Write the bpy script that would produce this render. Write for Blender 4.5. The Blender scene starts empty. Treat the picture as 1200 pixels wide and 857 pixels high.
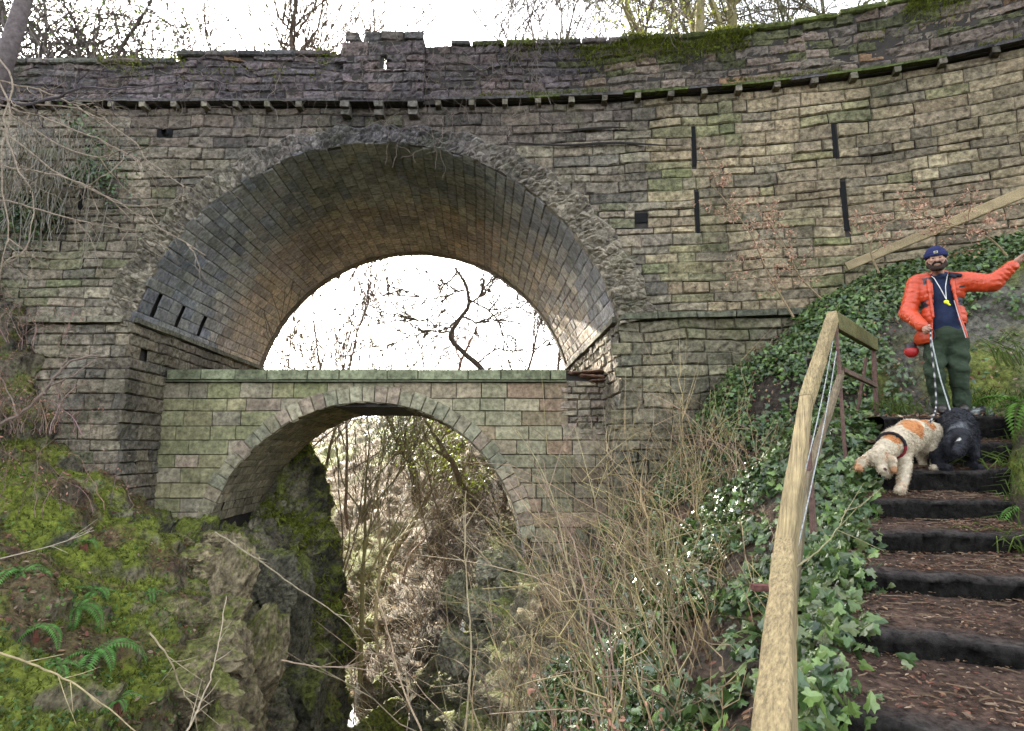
import bpy, math, random
import numpy as np
from mathutils import Vector
random.seed(7); rng = np.random.default_rng(11)
C = bpy.context.scene.collection
F = 700.0; PITCH = math.atan(102/700)
# ---------------------------------------------------------------- camera, sky, sun, exposure
cam = bpy.data.objects.new('camera', bpy.data.cameras.new('camera')); C.objects.link(cam)
cam.data.sensor_width = 36; cam.data.lens = F/1200*36; cam.data.clip_start = 0.05; cam.data.clip_end = 1000
cam.location = (0, 0, 0); cam.rotation_euler = (math.pi/2+PITCH, 0, 0)
bpy.context.scene.camera = cam
SUN_EL = math.radians(27); SUN_DIR = Vector((-0.54, 1.0, 0.58)).normalized()   # towards the sun
w = bpy.data.worlds.new('World'); bpy.context.scene.world = w; w.use_nodes = True
nt = w.node_tree; nt.nodes.clear()
sky = nt.nodes.new('ShaderNodeTexSky'); sky.sky_type = 'NISHITA'; sky.sun_disc = False
sky.sun_elevation = math.asin(SUN_DIR.z); sky.sun_rotation = math.atan2(SUN_DIR.x, SUN_DIR.y)
sky.air_density = 1.0; sky.dust_density = 4.0; sky.ozone_density = 1.0
hs = nt.nodes.new('ShaderNodeHueSaturation'); hs.inputs['Saturation'].default_value = 0.35
bg = nt.nodes.new('ShaderNodeBackground'); bg.inputs['Strength'].default_value = 0.15
wo = nt.nodes.new('ShaderNodeOutputWorld')
nt.links.new(sky.outputs[0], hs.inputs['Color']); nt.links.new(hs.outputs[0], bg.inputs['Color']); nt.links.new(bg.outputs[0], wo.inputs['Surface'])
sl = bpy.data.lights.new('sun', 'SUN'); sl.energy = 4.0; sl.angle = math.radians(0.6); sl.color = (1.0, 0.93, 0.8)
so = bpy.data.objects.new('sun', sl); C.objects.link(so); so.rotation_euler = SUN_DIR.to_track_quat('Z', 'Y').to_euler()
vs = bpy.context.scene.view_settings; vs.view_transform = 'Standard'; vs.look = 'None'; vs.gamma = 1; vs.exposure = 3.0
bpy.context.scene.cycles.max_bounces = 5; bpy.context.scene.cycles.diffuse_bounces = 3; bpy.context.scene.cycles.caustics_reflective = False; bpy.context.scene.cycles.caustics_refractive = False

# ---------------------------------------------------------------- helpers
def P(px, py, Y):
    r = (px-600)/F; u = -(py-428.5)/F
    y = math.cos(PITCH)-math.sin(PITCH)*u; z = math.sin(PITCH)+math.cos(PITCH)*u
    return np.array([r*Y/y, Y, z*Y/y])

def hsh(i, j, k, seed):
    n = (i*374761393 + j*668265263 + k*2147483647 + seed*974634777) & 0xFFFFFFFF
    n = ((n ^ (n >> 13))*1274126177) & 0xFFFFFFFF
    n = ((n ^ (n >> 15))*2246822519) & 0xFFFFFFFF
    n = n ^ (n >> 16)
    return (n & 0xFFFFFF)/float(0xFFFFFF)

def vn(p, seed=0):                      # value noise in -1..1
    p = np.asarray(p, float); i = np.floor(p).astype(np.int64); f = p-i; f = f*f*(3-2*f)
    r = 0
    for a in (0, 1):
        for b in (0, 1):
            for c in (0, 1):
                wt = (f[..., 0] if a else 1-f[..., 0])*(f[..., 1] if b else 1-f[..., 1])*(f[..., 2] if c else 1-f[..., 2])
                r = r+wt*hsh(i[..., 0]+a, i[..., 1]+b, i[..., 2]+c, seed)
    return r*2-1

def fbm(p, octv=4, seed=0, gain=0.5):
    p = np.asarray(p, float); r = 0; a = 1.0; s = 0
    for o in range(octv):
        r = r+a*vn(p*(2.03**o)+o*17.3, seed+o); s += a; a *= gain
    return r/s

def vor(p, seed=0):                     # F1 distance, F2-F1, cell random
    p = np.asarray(p, float); i = np.floor(p).astype(np.int64)
    d1 = np.full(p.shape[:-1], 9.0); d2 = d1.copy(); cr = d1.copy()
    for a in (-1, 0, 1):
        for b in (-1, 0, 1):
            for c in (-1, 0, 1):
                ii = i[..., 0]+a; jj = i[..., 1]+b; kk = i[..., 2]+c
                q = np.stack([ii+hsh(ii, jj, kk, seed), jj+hsh(ii, jj, kk, seed+1), kk+hsh(ii, jj, kk, seed+2)], -1)
                d = np.sqrt(((q-p)**2).sum(-1)); m = d < d1
                d2 = np.where(m, d1, np.minimum(d2, d)); cr = np.where(m, hsh(ii, jj, kk, seed+3), cr); d1 = np.where(m, d, d1)
    return d1, d2-d1, cr
def facet(p, seed=0):                   # randomly tilted flat facets, one per cell
    p = np.asarray(p, float); i = np.floor(p).astype(np.int64)
    d1 = np.full(p.shape[:-1], 9.0); v = np.zeros(p.shape[:-1])
    for a in (-1, 0, 1):
        for b in (-1, 0, 1):
            for c in (-1, 0, 1):
                ii = i[..., 0]+a; jj = i[..., 1]+b; kk = i[..., 2]+c
                q = np.stack([ii+hsh(ii, jj, kk, seed), jj+hsh(ii, jj, kk, seed+1), kk+hsh(ii, jj, kk, seed+2)], -1)-p
                d = np.sqrt((q**2).sum(-1)); m = d < d1
                g = np.stack([hsh(ii, jj, kk, seed+4)-.5, hsh(ii, jj, kk, seed+5)-.5, hsh(ii, jj, kk, seed+6)-.5], -1)
                v = np.where(m, (hsh(ii, jj, kk, seed+3)-.5)+1.7*(g*q).sum(-1), v); d1 = np.where(m, d, d1)
    return v

class MB:
    def __init__(s): s.V = []; s.F = []; s.K = []; s.n = 0
    def add(s, v, f, c):
        v = np.asarray(v, float).reshape(-1, 3); f = np.asarray(f, np.int64)
        if len(v) == 0 or len(f) == 0: return
        c = np.asarray(c, float)
        if c.ndim == 1: c = np.tile(c[:3], (len(v), 1))
        s.V.append(v); s.K.append(c[:, :3]); s.F.append(f+s.n); s.n += len(v)
    def grid(s, G, c, flip=False):
        nu, nv = G.shape[:2]; id = np.arange(nu*nv).reshape(nu, nv)
        f = np.stack([id[:-1, :-1], id[1:, :-1], id[1:, 1:], id[:-1, 1:]], -1).reshape(-1, 4)
        if flip: f = f[:, ::-1]
        c = np.asarray(c, float); s.add(G.reshape(-1, 3), f, c if c.ndim == 1 else c.reshape(-1, 3))
    def tube(s, pts, rad, col, sides=5, cap=True):
        p = np.asarray(pts, float); n = len(p); r = np.broadcast_to(np.asarray(rad, float), (n,))
        t = np.gradient(p, axis=0); t /= np.linalg.norm(t, axis=1)[:, None]+1e-9
        m = t.mean(0); ref = np.eye(3)[np.argmin(np.abs(m))]
        a = np.cross(t, ref); a /= np.linalg.norm(a, axis=1)[:, None]+1e-9; b = np.cross(t, a)
        th = np.arange(sides)*2*math.pi/sides
        G = p[:, None]+r[:, None, None]*(np.cos(th)[None, :, None]*a[:, None]+np.sin(th)[None, :, None]*b[:, None])
        id = np.arange(n*sides).reshape(n, sides); j = np.roll(id, -1, axis=1)
        f = np.stack([id[:-1], j[:-1], j[1:], id[1:]], -1).reshape(-1, 4)
        s.add(G.reshape(-1, 3), f, col)
        if cap and sides >= 5:
            s.add(np.vstack([G[0], p[:1], G[-1], p[-1:]]), np.array([[(k+1) % sides, k, sides, sides] for k in range(sides)]+[[sides+1+k, sides+1+(k+1) % sides, 2*sides+1, 2*sides+1] for k in range(sides)])[:, :3], col)
    def box(s, c0, sz, col, rot=0.0, jit=0.0):
        x, y, z = np.array(sz)/2
        v = np.array([[a*x, b*y, c*z] for a in (-1, 1) for b in (-1, 1) for c in (-1, 1)])
        if jit: v = v+rng.normal(0, jit, v.shape)
        cr, sr = math.cos(rot), math.sin(rot); v = v@np.array([[cr, sr, 0], [-sr, cr, 0], [0, 0, 1]])
        s.add(v+np.array(c0), [[0, 1, 3, 2], [4, 6, 7, 5], [0, 4, 5, 1], [2, 3, 7, 6], [0, 2, 6, 4], [1, 5, 7, 3]], col)
    def scatter(s, tv, tf, pos, nrm, size, col, tilt=0.5, up=None):
        n = len(pos)
        if n == 0: return
        nz = nrm+rng.normal(0, tilt, (n, 3)); nz /= np.linalg.norm(nz, axis=1)[:, None]
        rr = rng.normal(0, 1, (n, 3)) if up is None else np.tile(np.array(up, float), (n, 1))+rng.normal(0, .35, (n, 3))
        yy = rr-(rr*nz).sum(1)[:, None]*nz; yy /= np.linalg.norm(yy, axis=1)[:, None]+1e-9; xx = np.cross(yy, nz)
        k = len(tv); sz = np.broadcast_to(np.asarray(size, float), (n,))[:, None, None]
        V = pos[:, None]+sz*(tv[None, :, 0:1]*xx[:, None]+tv[None, :, 1:2]*yy[:, None]+tv[None, :, 2:3]*nz[:, None])
        fc = (np.asarray(tf)[None]+(np.arange(n)*k)[:, None, None]).reshape(-1, len(tf[0]))
        s.add(V.reshape(-1, 3), fc, np.repeat(col, k, axis=0) if np.ndim(col) == 2 else col)
    def build(s, name, mat, parent=None, smooth=False):
        me = bpy.data.meshes.new(name)
        V = np.concatenate(s.V); K = np.concatenate(s.K)
        me.vertices.add(len(V)); me.vertices.foreach_set('co', V.astype(np.float32).ravel())
        tot = np.concatenate([np.full(len(f), f.shape[1]) for f in s.F]); lv = np.concatenate([f.ravel() for f in s.F])
        me.loops.add(len(lv)); me.loops.foreach_set('vertex_index', lv.astype(np.int32))
        me.polygons.add(len(tot)); st = np.concatenate([[0], np.cumsum(tot)[:-1]])
        me.polygons.foreach_set('loop_start', st.astype(np.int32)); me.polygons.foreach_set('loop_total', tot.astype(np.int32))
        me.polygons.foreach_set('use_smooth', np.full(len(tot), bool(smooth)))
        me.update(calc_edges=True)
        at = me.color_attributes.new('Col', 'FLOAT_COLOR', 'POINT')
        at.data.foreach_set('color', np.hstack([np.clip(K, 0, 1), np.ones((len(K), 1))]).astype(np.float32).ravel())
        me.materials.append(mat); me.validate()
        o = bpy.data.objects.new(name, me); C.objects.link(o)
        if parent is not None:
            o.parent = parent; o.matrix_parent_inverse = parent.matrix_basis.inverted()
        return o

def tag(o, label=None, cat=None, group=None, kind=None):
    if label: o['label'] = label
    if cat: o['category'] = cat
    if group: o['group'] = group
    if kind: o['kind'] = kind
    return o
def thing(name, loc, label, cat, group=None):
    o = bpy.data.objects.new(name, None); C.objects.link(o); o.location = tuple(float(a) for a in loc); o.empty_display_size = .2
    return tag(o, label, cat, group)

def mat(name, rough=.9, amp=.4, ns=6.0, bump=.35, bs=30.0, spec=.25, big=0.0, bigs=.6, green=0.0, trans=0.0, flat=None, bd=.02, streak=None):
    m = bpy.data.materials.new(name); m.use_nodes = True; t = m.node_tree; N = t.nodes; L = t.links
    b = N['Principled BSDF']; b.inputs['Roughness'].default_value = rough; b.inputs['Specular IOR Level'].default_value = spec
    tc = N.new('ShaderNodeTexCoord')
    if flat is None:
        at = N.new('ShaderNodeAttribute'); at.attribute_name = 'Col'; col = at.outputs['Color']
    else:
        at = N.new('ShaderNodeRGB'); at.outputs[0].default_value = (*flat, 1); col = at.outputs[0]
    vec = tc.outputs['Object']
    if streak:
        mp = N.new('ShaderNodeMapping'); mp.vector_type = 'TEXTURE'; mp.inputs['Scale'].default_value = tuple(1/v for v in streak); mp.inputs['Rotation'].default_value = (math.radians(23), 0, math.radians(-28)); L.new(vec, mp.inputs[0]); vec2 = mp.outputs[0]
    else: vec2 = vec
    n1 = N.new('ShaderNodeTexNoise'); n1.inputs['Scale'].default_value = ns; n1.inputs['Detail'].default_value = 8; n1.inputs['Roughness'].default_value = .65; L.new(vec2, n1.inputs['Vector'])
    r1 = N.new('ShaderNodeMapRange'); r1.inputs['From Min'].default_value = .3; r1.inputs['From Max'].default_value = .7; r1.inputs['To Min'].default_value = 1-amp; r1.inputs['To Max'].default_value = 1+amp; L.new(n1.outputs['Fac'], r1.inputs['Value'])
    x = N.new('ShaderNodeVectorMath'); x.operation = 'SCALE'; L.new(col, x.inputs[0]); L.new(r1.outputs[0], x.inputs['Scale']); col = x.outputs[0]
    if big:
        n2 = N.new('ShaderNodeTexNoise'); n2.inputs['Scale'].default_value = bigs; n2.inputs['Detail'].default_value = 5; n2.inputs['Distortion'].default_value = 1.0; L.new(vec, n2.inputs['Vector'])
        r2 = N.new('ShaderNodeMapRange'); r2.inputs['From Min'].default_value = .4; r2.inputs['From Max'].default_value = .66; r2.inputs['To Min'].default_value = 1.12; r2.inputs['To Max'].default_value = 1.12-big; L.new(n2.outputs['Fac'], r2.inputs['Value'])
        x2 = N.new('ShaderNodeVectorMath'); x2.operation = 'SCALE'; L.new(col, x2.inputs[0]); L.new(r2.outputs[0], x2.inputs['Scale']); col = x2.outputs[0]
    if green:
        n3 = N.new('ShaderNodeTexNoise'); n3.inputs['Scale'].default_value = 1.1; n3.inputs['Detail'].default_value = 7; n3.inputs['Roughness'].default_value = .7; L.new(vec, n3.inputs['Vector'])
        r3 = N.new('ShaderNodeMapRange'); r3.inputs['From Min'].default_value = .53; r3.inputs['From Max'].default_value = .68; r3.inputs['To Max'].default_value = green; L.new(n3.outputs['Fac'], r3.inputs['Value'])
        mx = N.new('ShaderNodeMixRGB'); L.new(r3.outputs[0], mx.inputs['Fac']); L.new(col, mx.inputs['Color1']); mx.inputs['Color2'].default_value = (.085, .11, .03, 1); col = mx.outputs[0]
    L.new(col, b.inputs['Base Color'])
    if bump:
        n4 = N.new('ShaderNodeTexNoise'); n4.inputs['Scale'].default_value = bs; n4.inputs['Detail'].default_value = 6; n4.inputs['Roughness'].default_value = .7; L.new(vec2, n4.inputs['Vector'])
        bp = N.new('ShaderNodeBump'); bp.inputs['Strength'].default_value = bump; bp.inputs['Distance'].default_value = bd; L.new(n4.outputs['Fac'], bp.inputs['Height']); L.new(bp.outputs[0], b.inputs['Normal'])
    if trans:
        tr = N.new('ShaderNodeBsdfTranslucent'); L.new(col, tr.inputs['Color']); ms = N.new('ShaderNodeMixShader'); ms.inputs[0].default_value = trans
        L.new(b.outputs[0], ms.inputs[1]); L.new(tr.outputs[0], ms.inputs[2]); L.new(ms.outputs[0], N['Material Output'].inputs['Surface'])
    return m

M_STONE = mat('stone', amp=.75, ns=13, bump=1.0, bs=34, big=.5, bigs=.55, green=.28, bd=.03)
M_STONE2 = mat('old_stone', amp=.6, ns=12, bump=.6, bs=30, big=.35, bigs=.8, green=.22, bd=.02)
M_SOOT = mat('vault_stone', amp=.55, ns=12, bump=.8, bs=30, big=.38, bigs=.45, green=.25, bd=.02)
M_CORE = mat('mortar', flat=(.04, .035, .03), bump=.3)
M_SLOT_SHADE = mat('slot_shade_black', flat=(.006, .006, .006), bump=0)
M_ROCK = mat('rock', rough=.85, amp=.85, ns=15, bump=1.0, bs=38, bd=.04, spec=.3)
M_EARTH = mat('earth', rough=.95, amp=.8, ns=16, bump=1.0, bs=30, bd=.04)
M_LEAF = mat('ivy_leaf', rough=.3, amp=.25, ns=20, bump=0, spec=.6, trans=.15)
M_LEAF2 = mat('ivy_leaf_shiny', rough=.24, amp=.25, ns=20, bump=0, spec=1.0, trans=.12)
M_FERN = mat('fern_leaf', rough=.6, amp=.25, ns=20, bump=0, spec=.2, trans=.3)
M_DEAD = mat('dead_leaf', rough=.7, amp=.3, ns=20, bump=0, trans=.25)
M_MOSS = mat('moss', rough=.95, amp=.5, ns=9, bump=0, trans=.3)
M_BARK = mat('bark', rough=.9, amp=.4, ns=20, bump=.6, bs=60, bd=.01)
M_WOOD = mat('weathered_timber', rough=.8, amp=.6, ns=2.0, bump=1.0, bs=3.0, bd=.012, streak=(60, 1.2, 50), big=.3, bigs=2.5, green=.12)
M_RUST = mat('rusty_iron', rough=.8, amp=.5, ns=30, bump=.5, bs=90, bd=.004)
# ================================================================ the two bridges
SK = -0.051                              # both bridges run a touch to the left as they go back
AX, AZ, AR = -2.33, 1.20, 4.21           # upper arch
ZSP = 2.18                               # its springing
ZSTR = 6.17
BACK = 15.85
_px = np.array([-40, -2.5, 0, 1.5, 3.36, 4.53, 5.63, 6.41, 7.08, 7.86, 9.5, 12.5, 16]); _py = np.array([10, 10, 9.92, 9.83, 9.61, 9.42, 9.19, 8.97, 8.72, 8.37, 7.5, 5.4, 2.6])
_xx = np.linspace(-30, 15, 1801); _yy = np.interp(_xx, _px, _py); _k = np.exp(-np.linspace(-2.5, 2.5, 61)**2); _k /= _k.sum(); _yy = np.convolve(np.pad(_yy, 30, 'edge'), _k, 'valid')
_dy = np.gradient(_yy, _xx)
def YF(x): return np.interp(x, _xx, _yy)
def fn_front(off=0.0):
    def f(u, v, h):
        d = np.interp(u, _xx, _dy); n = np.sqrt(1+d*d); hh = h+off
        return np.stack([u+d/n*hh, YF(u)-hh/n, v+0*u], -1)
    return f

_n = 700; _a = np.arange(_n)*.012; _A, _B = np.meshgrid(_a, _a, indexing='ij'); _Q = np.stack([_A*5, _B*6.5, 0*_A+3], -1)
T_R = .75*fbm(_Q, 3, 3)+.5*facet(_Q*np.array([1.1, 1.6, 1]), 21)+.3*facet(_Q*np.array([2.9, 3.9, 1]), 22)
T_S = fbm(_Q, 3, 43); T_C = fbm(_Q*1.6, 3, 8)
_Q2 = np.stack([_A*1.7, _B*1.7, 0*_A], -1); T_W1 = vn(_Q2, 5); T_W2 = vn(_Q2*np.array([1, 2, 1]), 9)
def tab(T, U, V): return T[(U/.012).astype(int) % _n, (V/.012).astype(int) % _n]
def stone(mb, fn, u0, u1, v0, v1, col, gap=.012, relief=.035, rough=.02, res=.07, wob=.012, rep=None, edge=.022, seed=0, tilt=.012, nf=5.0, jk=1.0):
    w_, h_ = u1-u0, v1-v0
    if w_ < .05 or h_ < .05: return
    nu = max(2, int(round(w_/res))); nv = max(2, int(round(h_/res)))
    e1, e2 = min(edge, w_*.2), min(edge, h_*.2)
    a = np.concatenate([[gap], np.linspace(gap+e1, w_-gap-e1, nu), [w_-gap]]); b = np.concatenate([[gap], np.linspace(gap+e2, h_-gap-e2, nv), [h_-gap]])
    A, B = np.meshgrid(a, b, indexing='ij'); U = u0+A; V = v0+B
    U2 = U+wob*tab(T_W1, U+30, V+30); V2 = V+wob*tab(T_W2, U+30, V+30)
    sid = random.random()*100
    H = relief*random.uniform(.4, 1.2)+tilt*random.uniform(-1, 1)*(A/w_-.5)*2+tilt*random.uniform(-1, 1)*(B/h_-.5)*2
    o1, o2 = random.uniform(0, 8), random.uniform(0, 8); sc_ = nf/5.0
    H = H+rough*tab(T_R if rough > .025 else T_S, A*sc_+o1, B*sc_+o2)
    jd = jk*random.choice((-.001, -.005, -.009, -.014, -.028))*random.uniform(.6, 1.3); H[0, :] = jd; H[-1, :] = jd; H[:, 0] = jd; H[:, -1] = jd-.01*random.random()
    if rep is not None:
        for (cx, cz, r, zmin) in rep:
            dx = U2-cx; dz = V2-cz; d = np.sqrt(dx*dx+dz*dz)+1e-6
            ins = (d < r) & (V2 > zmin-.6)
            if ins.all(): return
            k = np.where(ins, r/d, 1.0); U2 = cx+dx*k; V2 = cz+dz*k
    c = np.array(col)*(1+.3*tab(T_C, A+o2, B+o1)[..., None])
    E_ = np.ones_like(H); E_[0, :] = E_[-1, :] = E_[:, 0] = E_[:, -1] = random.uniform(.45, .95)**(jk)
    c = c*E_[..., None]       # dirt caught in the joints
    mb.grid(fn(U2, V2, H), c)

def rows_of(v0, v1, lo, hi):
    r = [v0]
    while r[-1] < v1-lo*.6: r.append(r[-1]+random.uniform(lo, hi))
    s = (v1-v0)/(r[-1]-v0); return [v0+(x-v0)*s for x in r]

def masonry(mb, fn, u0, u1, rows, wlo, whi, pal, voids=(), lim=None, rep=None, tint=None, **kw):
    for k in range(len(rows)-1):
        a, b = rows[k], rows[k+1]; m = (a+b)/2
        ivs = [(u0, u1)] if lim is None else lim(m)
        for vd in voids:
            if min(b, vd[3])-max(a, vd[2]) > .4*min(b-a, vd[3]-vd[2]):
                n2 = []
                for (s, e) in ivs:
                    if vd[0] > s and vd[1] < e: n2 += [(s, vd[0]), (vd[1], e)]
                    elif vd[0] <= s < vd[1] < e: n2.append((vd[1], e))
                    elif s < vd[0] < e <= vd[1]: n2.append((s, vd[0]))
                    elif vd[0] <= s and e <= vd[1]: pass
                    else: n2.append((s, e))
                ivs = n2
        for (s, e) in ivs:
            x = s-(random.uniform(0, .2) if s == u0 else 0)
            while x < e-.01:
                wd = random.uniform(wlo, whi); x2 = x+wd
                if e-x2 < wlo*.7: x2 = e
                c = (np.array(random.choice(pal))*.6+np.mean(pal, axis=0)*.4)*random.uniform(.8, 1.2)
                if tint is not None: c = tint(c, (x+x2)/2, m)
                g = kw.get('gap', .012)
                kk = dict(kw)
                stone(mb, fn, x, x2, a, b, c, rep=rep, **kk)
                x = x2

BUFF = [(.27, .225, .155), (.22, .19, .135), (.24, .20, .15), (.17, .15, .115), (.30, .26, .18), (.20, .165, .125), (.13, .12, .10), (.25, .20, .14)]
DARK = [(.13, .115, .105), (.16, .135, .12), (.095, .09, .088), (.19, .15, .12), (.15, .125, .115), (.11, .105, .09)]
GREEN = np.array([.12, .145, .055])
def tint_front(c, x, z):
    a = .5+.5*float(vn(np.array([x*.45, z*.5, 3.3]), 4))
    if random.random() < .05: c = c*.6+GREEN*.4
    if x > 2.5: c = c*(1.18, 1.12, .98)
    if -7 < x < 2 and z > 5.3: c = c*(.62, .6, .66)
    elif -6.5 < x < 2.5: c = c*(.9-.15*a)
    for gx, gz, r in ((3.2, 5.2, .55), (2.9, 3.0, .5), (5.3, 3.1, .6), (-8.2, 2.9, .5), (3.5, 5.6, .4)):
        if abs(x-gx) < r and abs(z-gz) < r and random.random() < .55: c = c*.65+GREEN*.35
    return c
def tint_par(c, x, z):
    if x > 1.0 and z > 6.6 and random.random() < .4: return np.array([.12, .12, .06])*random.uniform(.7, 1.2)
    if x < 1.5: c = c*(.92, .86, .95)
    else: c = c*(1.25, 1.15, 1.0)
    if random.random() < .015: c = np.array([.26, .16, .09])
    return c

bridge = thing('stone_bridge', (AX, 10, 2.2), 'tall dark stone road bridge with one wide round arch and a curving wing wall', 'bridge')
SLOTS = []
for (px, y0, y1, Y, wd) in ((813, 148, 192, 9.6, .035), (817, 225, 276, 9.6, .035), (977.5, 140, 182, 9.2, .04), (988.5, 213, 268, 9.2, .04), (104, 172, 205, 10, .035), (96, 228, 246, 10, .05)):
    a = P(px, y0, Y); b = P(px, y1, Y); SLOTS.append((a[0]-wd, a[0]+wd, b[2], a[2]))
hole = P(192, 158, 10); SLOTS.append((hole[0]-.12, hole[0]+.14, hole[2]-.12, hole[2]+.12))
ph = P(752, 257, 9.8); SLOTS.append((ph[0]-.12, ph[0]+.1, ph[2]-.06, ph[2]+.07))
# facing of the wall above the springing
rowsA = rows_of(ZSP+.12, ZSTR-.02, .13, .24)
mb = MB()
def limA(m):
    if m < AZ+AR+.25:
        d = math.sqrt(max(0, (AR+.3)**2-(m-AZ)**2)) if abs(m-AZ) < AR+.3 else 0
        if d > .05: return [(-20, AX-d+.0), (AX+d, 11.5)]
    return [(-20, 11.5)]
slotless = SLOTS
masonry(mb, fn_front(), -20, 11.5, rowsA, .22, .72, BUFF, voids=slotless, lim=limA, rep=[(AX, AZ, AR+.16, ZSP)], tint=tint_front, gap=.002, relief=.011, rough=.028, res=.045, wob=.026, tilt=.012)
mb.build('wall', M_STONE, bridge)
for sv in SLOTS:
    mq = MB(); u_ = (sv[0]+sv[1])/2; hw2 = (sv[1]-sv[0])/2-.004; A2, B2 = np.meshgrid(np.array([u_-hw2, u_+hw2]), np.linspace(sv[2]-.02, sv[3]+.02, 8), indexing='ij')
    G2 = fn_front(-.004)(A2+.008*np.sin(B2*9), B2, 0*A2); mq.grid(G2, (.006, .006, .006)); mq.build('slot_shade', M_SLOT_SHADE, bridge)  # flat black strips stand in for the shade inside the slots
# wider dark open joint right of the crown, its shade painted as black tubes
mb = MB()
for (pxa, pxb, py) in ((590, 800, 169), (655, 735, 151),):
    pts = [P(x, py+(1.5*math.sin(x*.05)), float(YF(P(x, py, 9.8)[0]))-.06) for x in np.linspace(pxa, pxb, 24)]
    mb.tube(pts, [.008+.016*math.sin(math.pi*i/23) for i in range(24)], (.012, .011, .01), 5)
mb.build('open_joint_shade', M_CORE, bridge)
# abutments below the springing
rowsB = rows_of(-3.2, ZSP, .17, .28)
XL, XR = AX-math.sqrt(AR**2-(ZSP-AZ)**2), AX+math.sqrt(AR**2-(ZSP-AZ)**2)
mb = MB()
pj = P(170, 422, 10.4)
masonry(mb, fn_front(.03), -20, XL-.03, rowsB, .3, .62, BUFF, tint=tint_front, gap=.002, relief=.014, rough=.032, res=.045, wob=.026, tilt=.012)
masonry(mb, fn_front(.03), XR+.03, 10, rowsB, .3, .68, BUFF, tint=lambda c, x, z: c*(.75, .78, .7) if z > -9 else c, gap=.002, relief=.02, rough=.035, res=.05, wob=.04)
mb.build('abutment', M_STONE, bridge)
# the inner side walls under the springing (jambs)
mb = MB()
def fn_jamb(xs, sgn):
    return lambda u, v, h: np.stack([xs+SK*(u-10)+sgn*h, u+0*v, v+0*u], -1)
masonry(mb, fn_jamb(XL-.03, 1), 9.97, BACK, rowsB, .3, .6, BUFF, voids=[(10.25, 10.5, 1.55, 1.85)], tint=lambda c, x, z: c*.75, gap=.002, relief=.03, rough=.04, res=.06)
def fn_jr(u, v, h): return np.stack([XR+.03+SK*(u-10)-h, u+0*v, v+0*u], -1)
mb2 = MB(); masonry(mb2, fn_jr, 9.97, BACK, rowsB, .3, .6, BUFF, gap=.002, relief=.035, rough=.05, res=.06)
mb.build('side_wall', M_STONE, bridge); mb2.build('side_wall', M_STONE, bridge)
# vault
mb = MB()
TH0 = math.asin((ZSP-AZ)/AR)
def fn_vault(u, v, h):                   # v = angle*AR measured from the right springing, u = depth
    th = TH0+v/AR; r = AR-h*.6
    return np.stack([AX+SK*(u-10)+r*np.cos(th), u+0*v, AZ+r*np.sin(th)], -1)
VL = (math.pi-2*TH0)*AR
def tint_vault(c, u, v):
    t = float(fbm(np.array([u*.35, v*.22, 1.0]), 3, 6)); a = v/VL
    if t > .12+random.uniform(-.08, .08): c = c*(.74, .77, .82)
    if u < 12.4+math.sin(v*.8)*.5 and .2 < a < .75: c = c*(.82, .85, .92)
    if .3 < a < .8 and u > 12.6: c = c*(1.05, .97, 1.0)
    k = random.random(); c = c*((1-.08*k, 1-.03*k, 1+.10*k) if u < 12.2+random.uniform(-.8, .8) and a > .3 else (1.0, .97, .97))  # blue-violet colour cast painted into the near stones
    if a < .42 and u > 11+random.uniform(0, 1.6): c = c*(1+.12*k, 1.0, 1-.13*k)  # rusty colour cast painted into the stones on the right
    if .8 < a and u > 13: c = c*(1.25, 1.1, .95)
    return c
vv = []
for px, py, Y in ((175, 366, 10.35), (215, 392, 11.2), (248, 404, 12.1)):
    vv.append((Y-.06, Y+.07, VL-.62, VL-.22))
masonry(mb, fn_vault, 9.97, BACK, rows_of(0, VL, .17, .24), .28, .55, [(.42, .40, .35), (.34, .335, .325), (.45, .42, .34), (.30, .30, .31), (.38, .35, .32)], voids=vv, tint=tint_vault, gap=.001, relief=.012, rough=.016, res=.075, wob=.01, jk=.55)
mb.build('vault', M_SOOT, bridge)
# springing course on both sides + across the front
mb = MB(); mbr = MB()
for k in range(12):
    y0 = 9.9+k*.5
    for xs, s in ((XL, 1), (XR, -1)):
        x = xs+SK*(y0+.25-10); (mb if s > 0 else mbr).box((x+s*.005, y0+.25, ZSP+.05), (.12, .485, .09), np.array((.16, .15, .11))*random.uniform(.7, 1.1), rot=-math.atan(SK), jit=.004)
for x in np.arange(-14, XL-.2, .62): mb.box((x+.31, 9.93, ZSP+.05), (.605, .16, .1), np.array((.19, .17, .12))*random.uniform(.7, 1.15), jit=.005)
for x in np.arange(XR+.02, 5, .62): mbr.box((x+.31, float(YF(x+.31))-.06, ZSP+.05), (.605, .16, .1), np.array((.13, .13, .09))*random.uniform(.7, 1.1), rot=-math.atan(float(np.interp(x+.3, _xx, _dy)))*-1, jit=.005)
mb.build('springing_course', M_STONE, bridge); mbr.build('springing_course', M_STONE, bridge)
mb = MB(); t_ = np.linspace(TH0, math.pi-TH0, 140)
rr_ = np.array([(AR-.022, -.25), (AR-.03, .03), (AR+.5, .04), (AR+.5, -.2)])
mb.grid(np.stack([AX+SK*(BACK-10)+rr_[:, 0][None]*np.cos(t_)[:, None], BACK+rr_[:, 1][None]+0*t_[:, None], AZ+rr_[:, 0][None]*np.sin(t_)[:, None]+.012*vn(np.stack([t_*16, 0*t_, 0*t_], -1), 3)[:, None]], -1), (.17, .14, .11)); mb.build('far_arch_ring', M_STONE, bridge)
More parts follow.
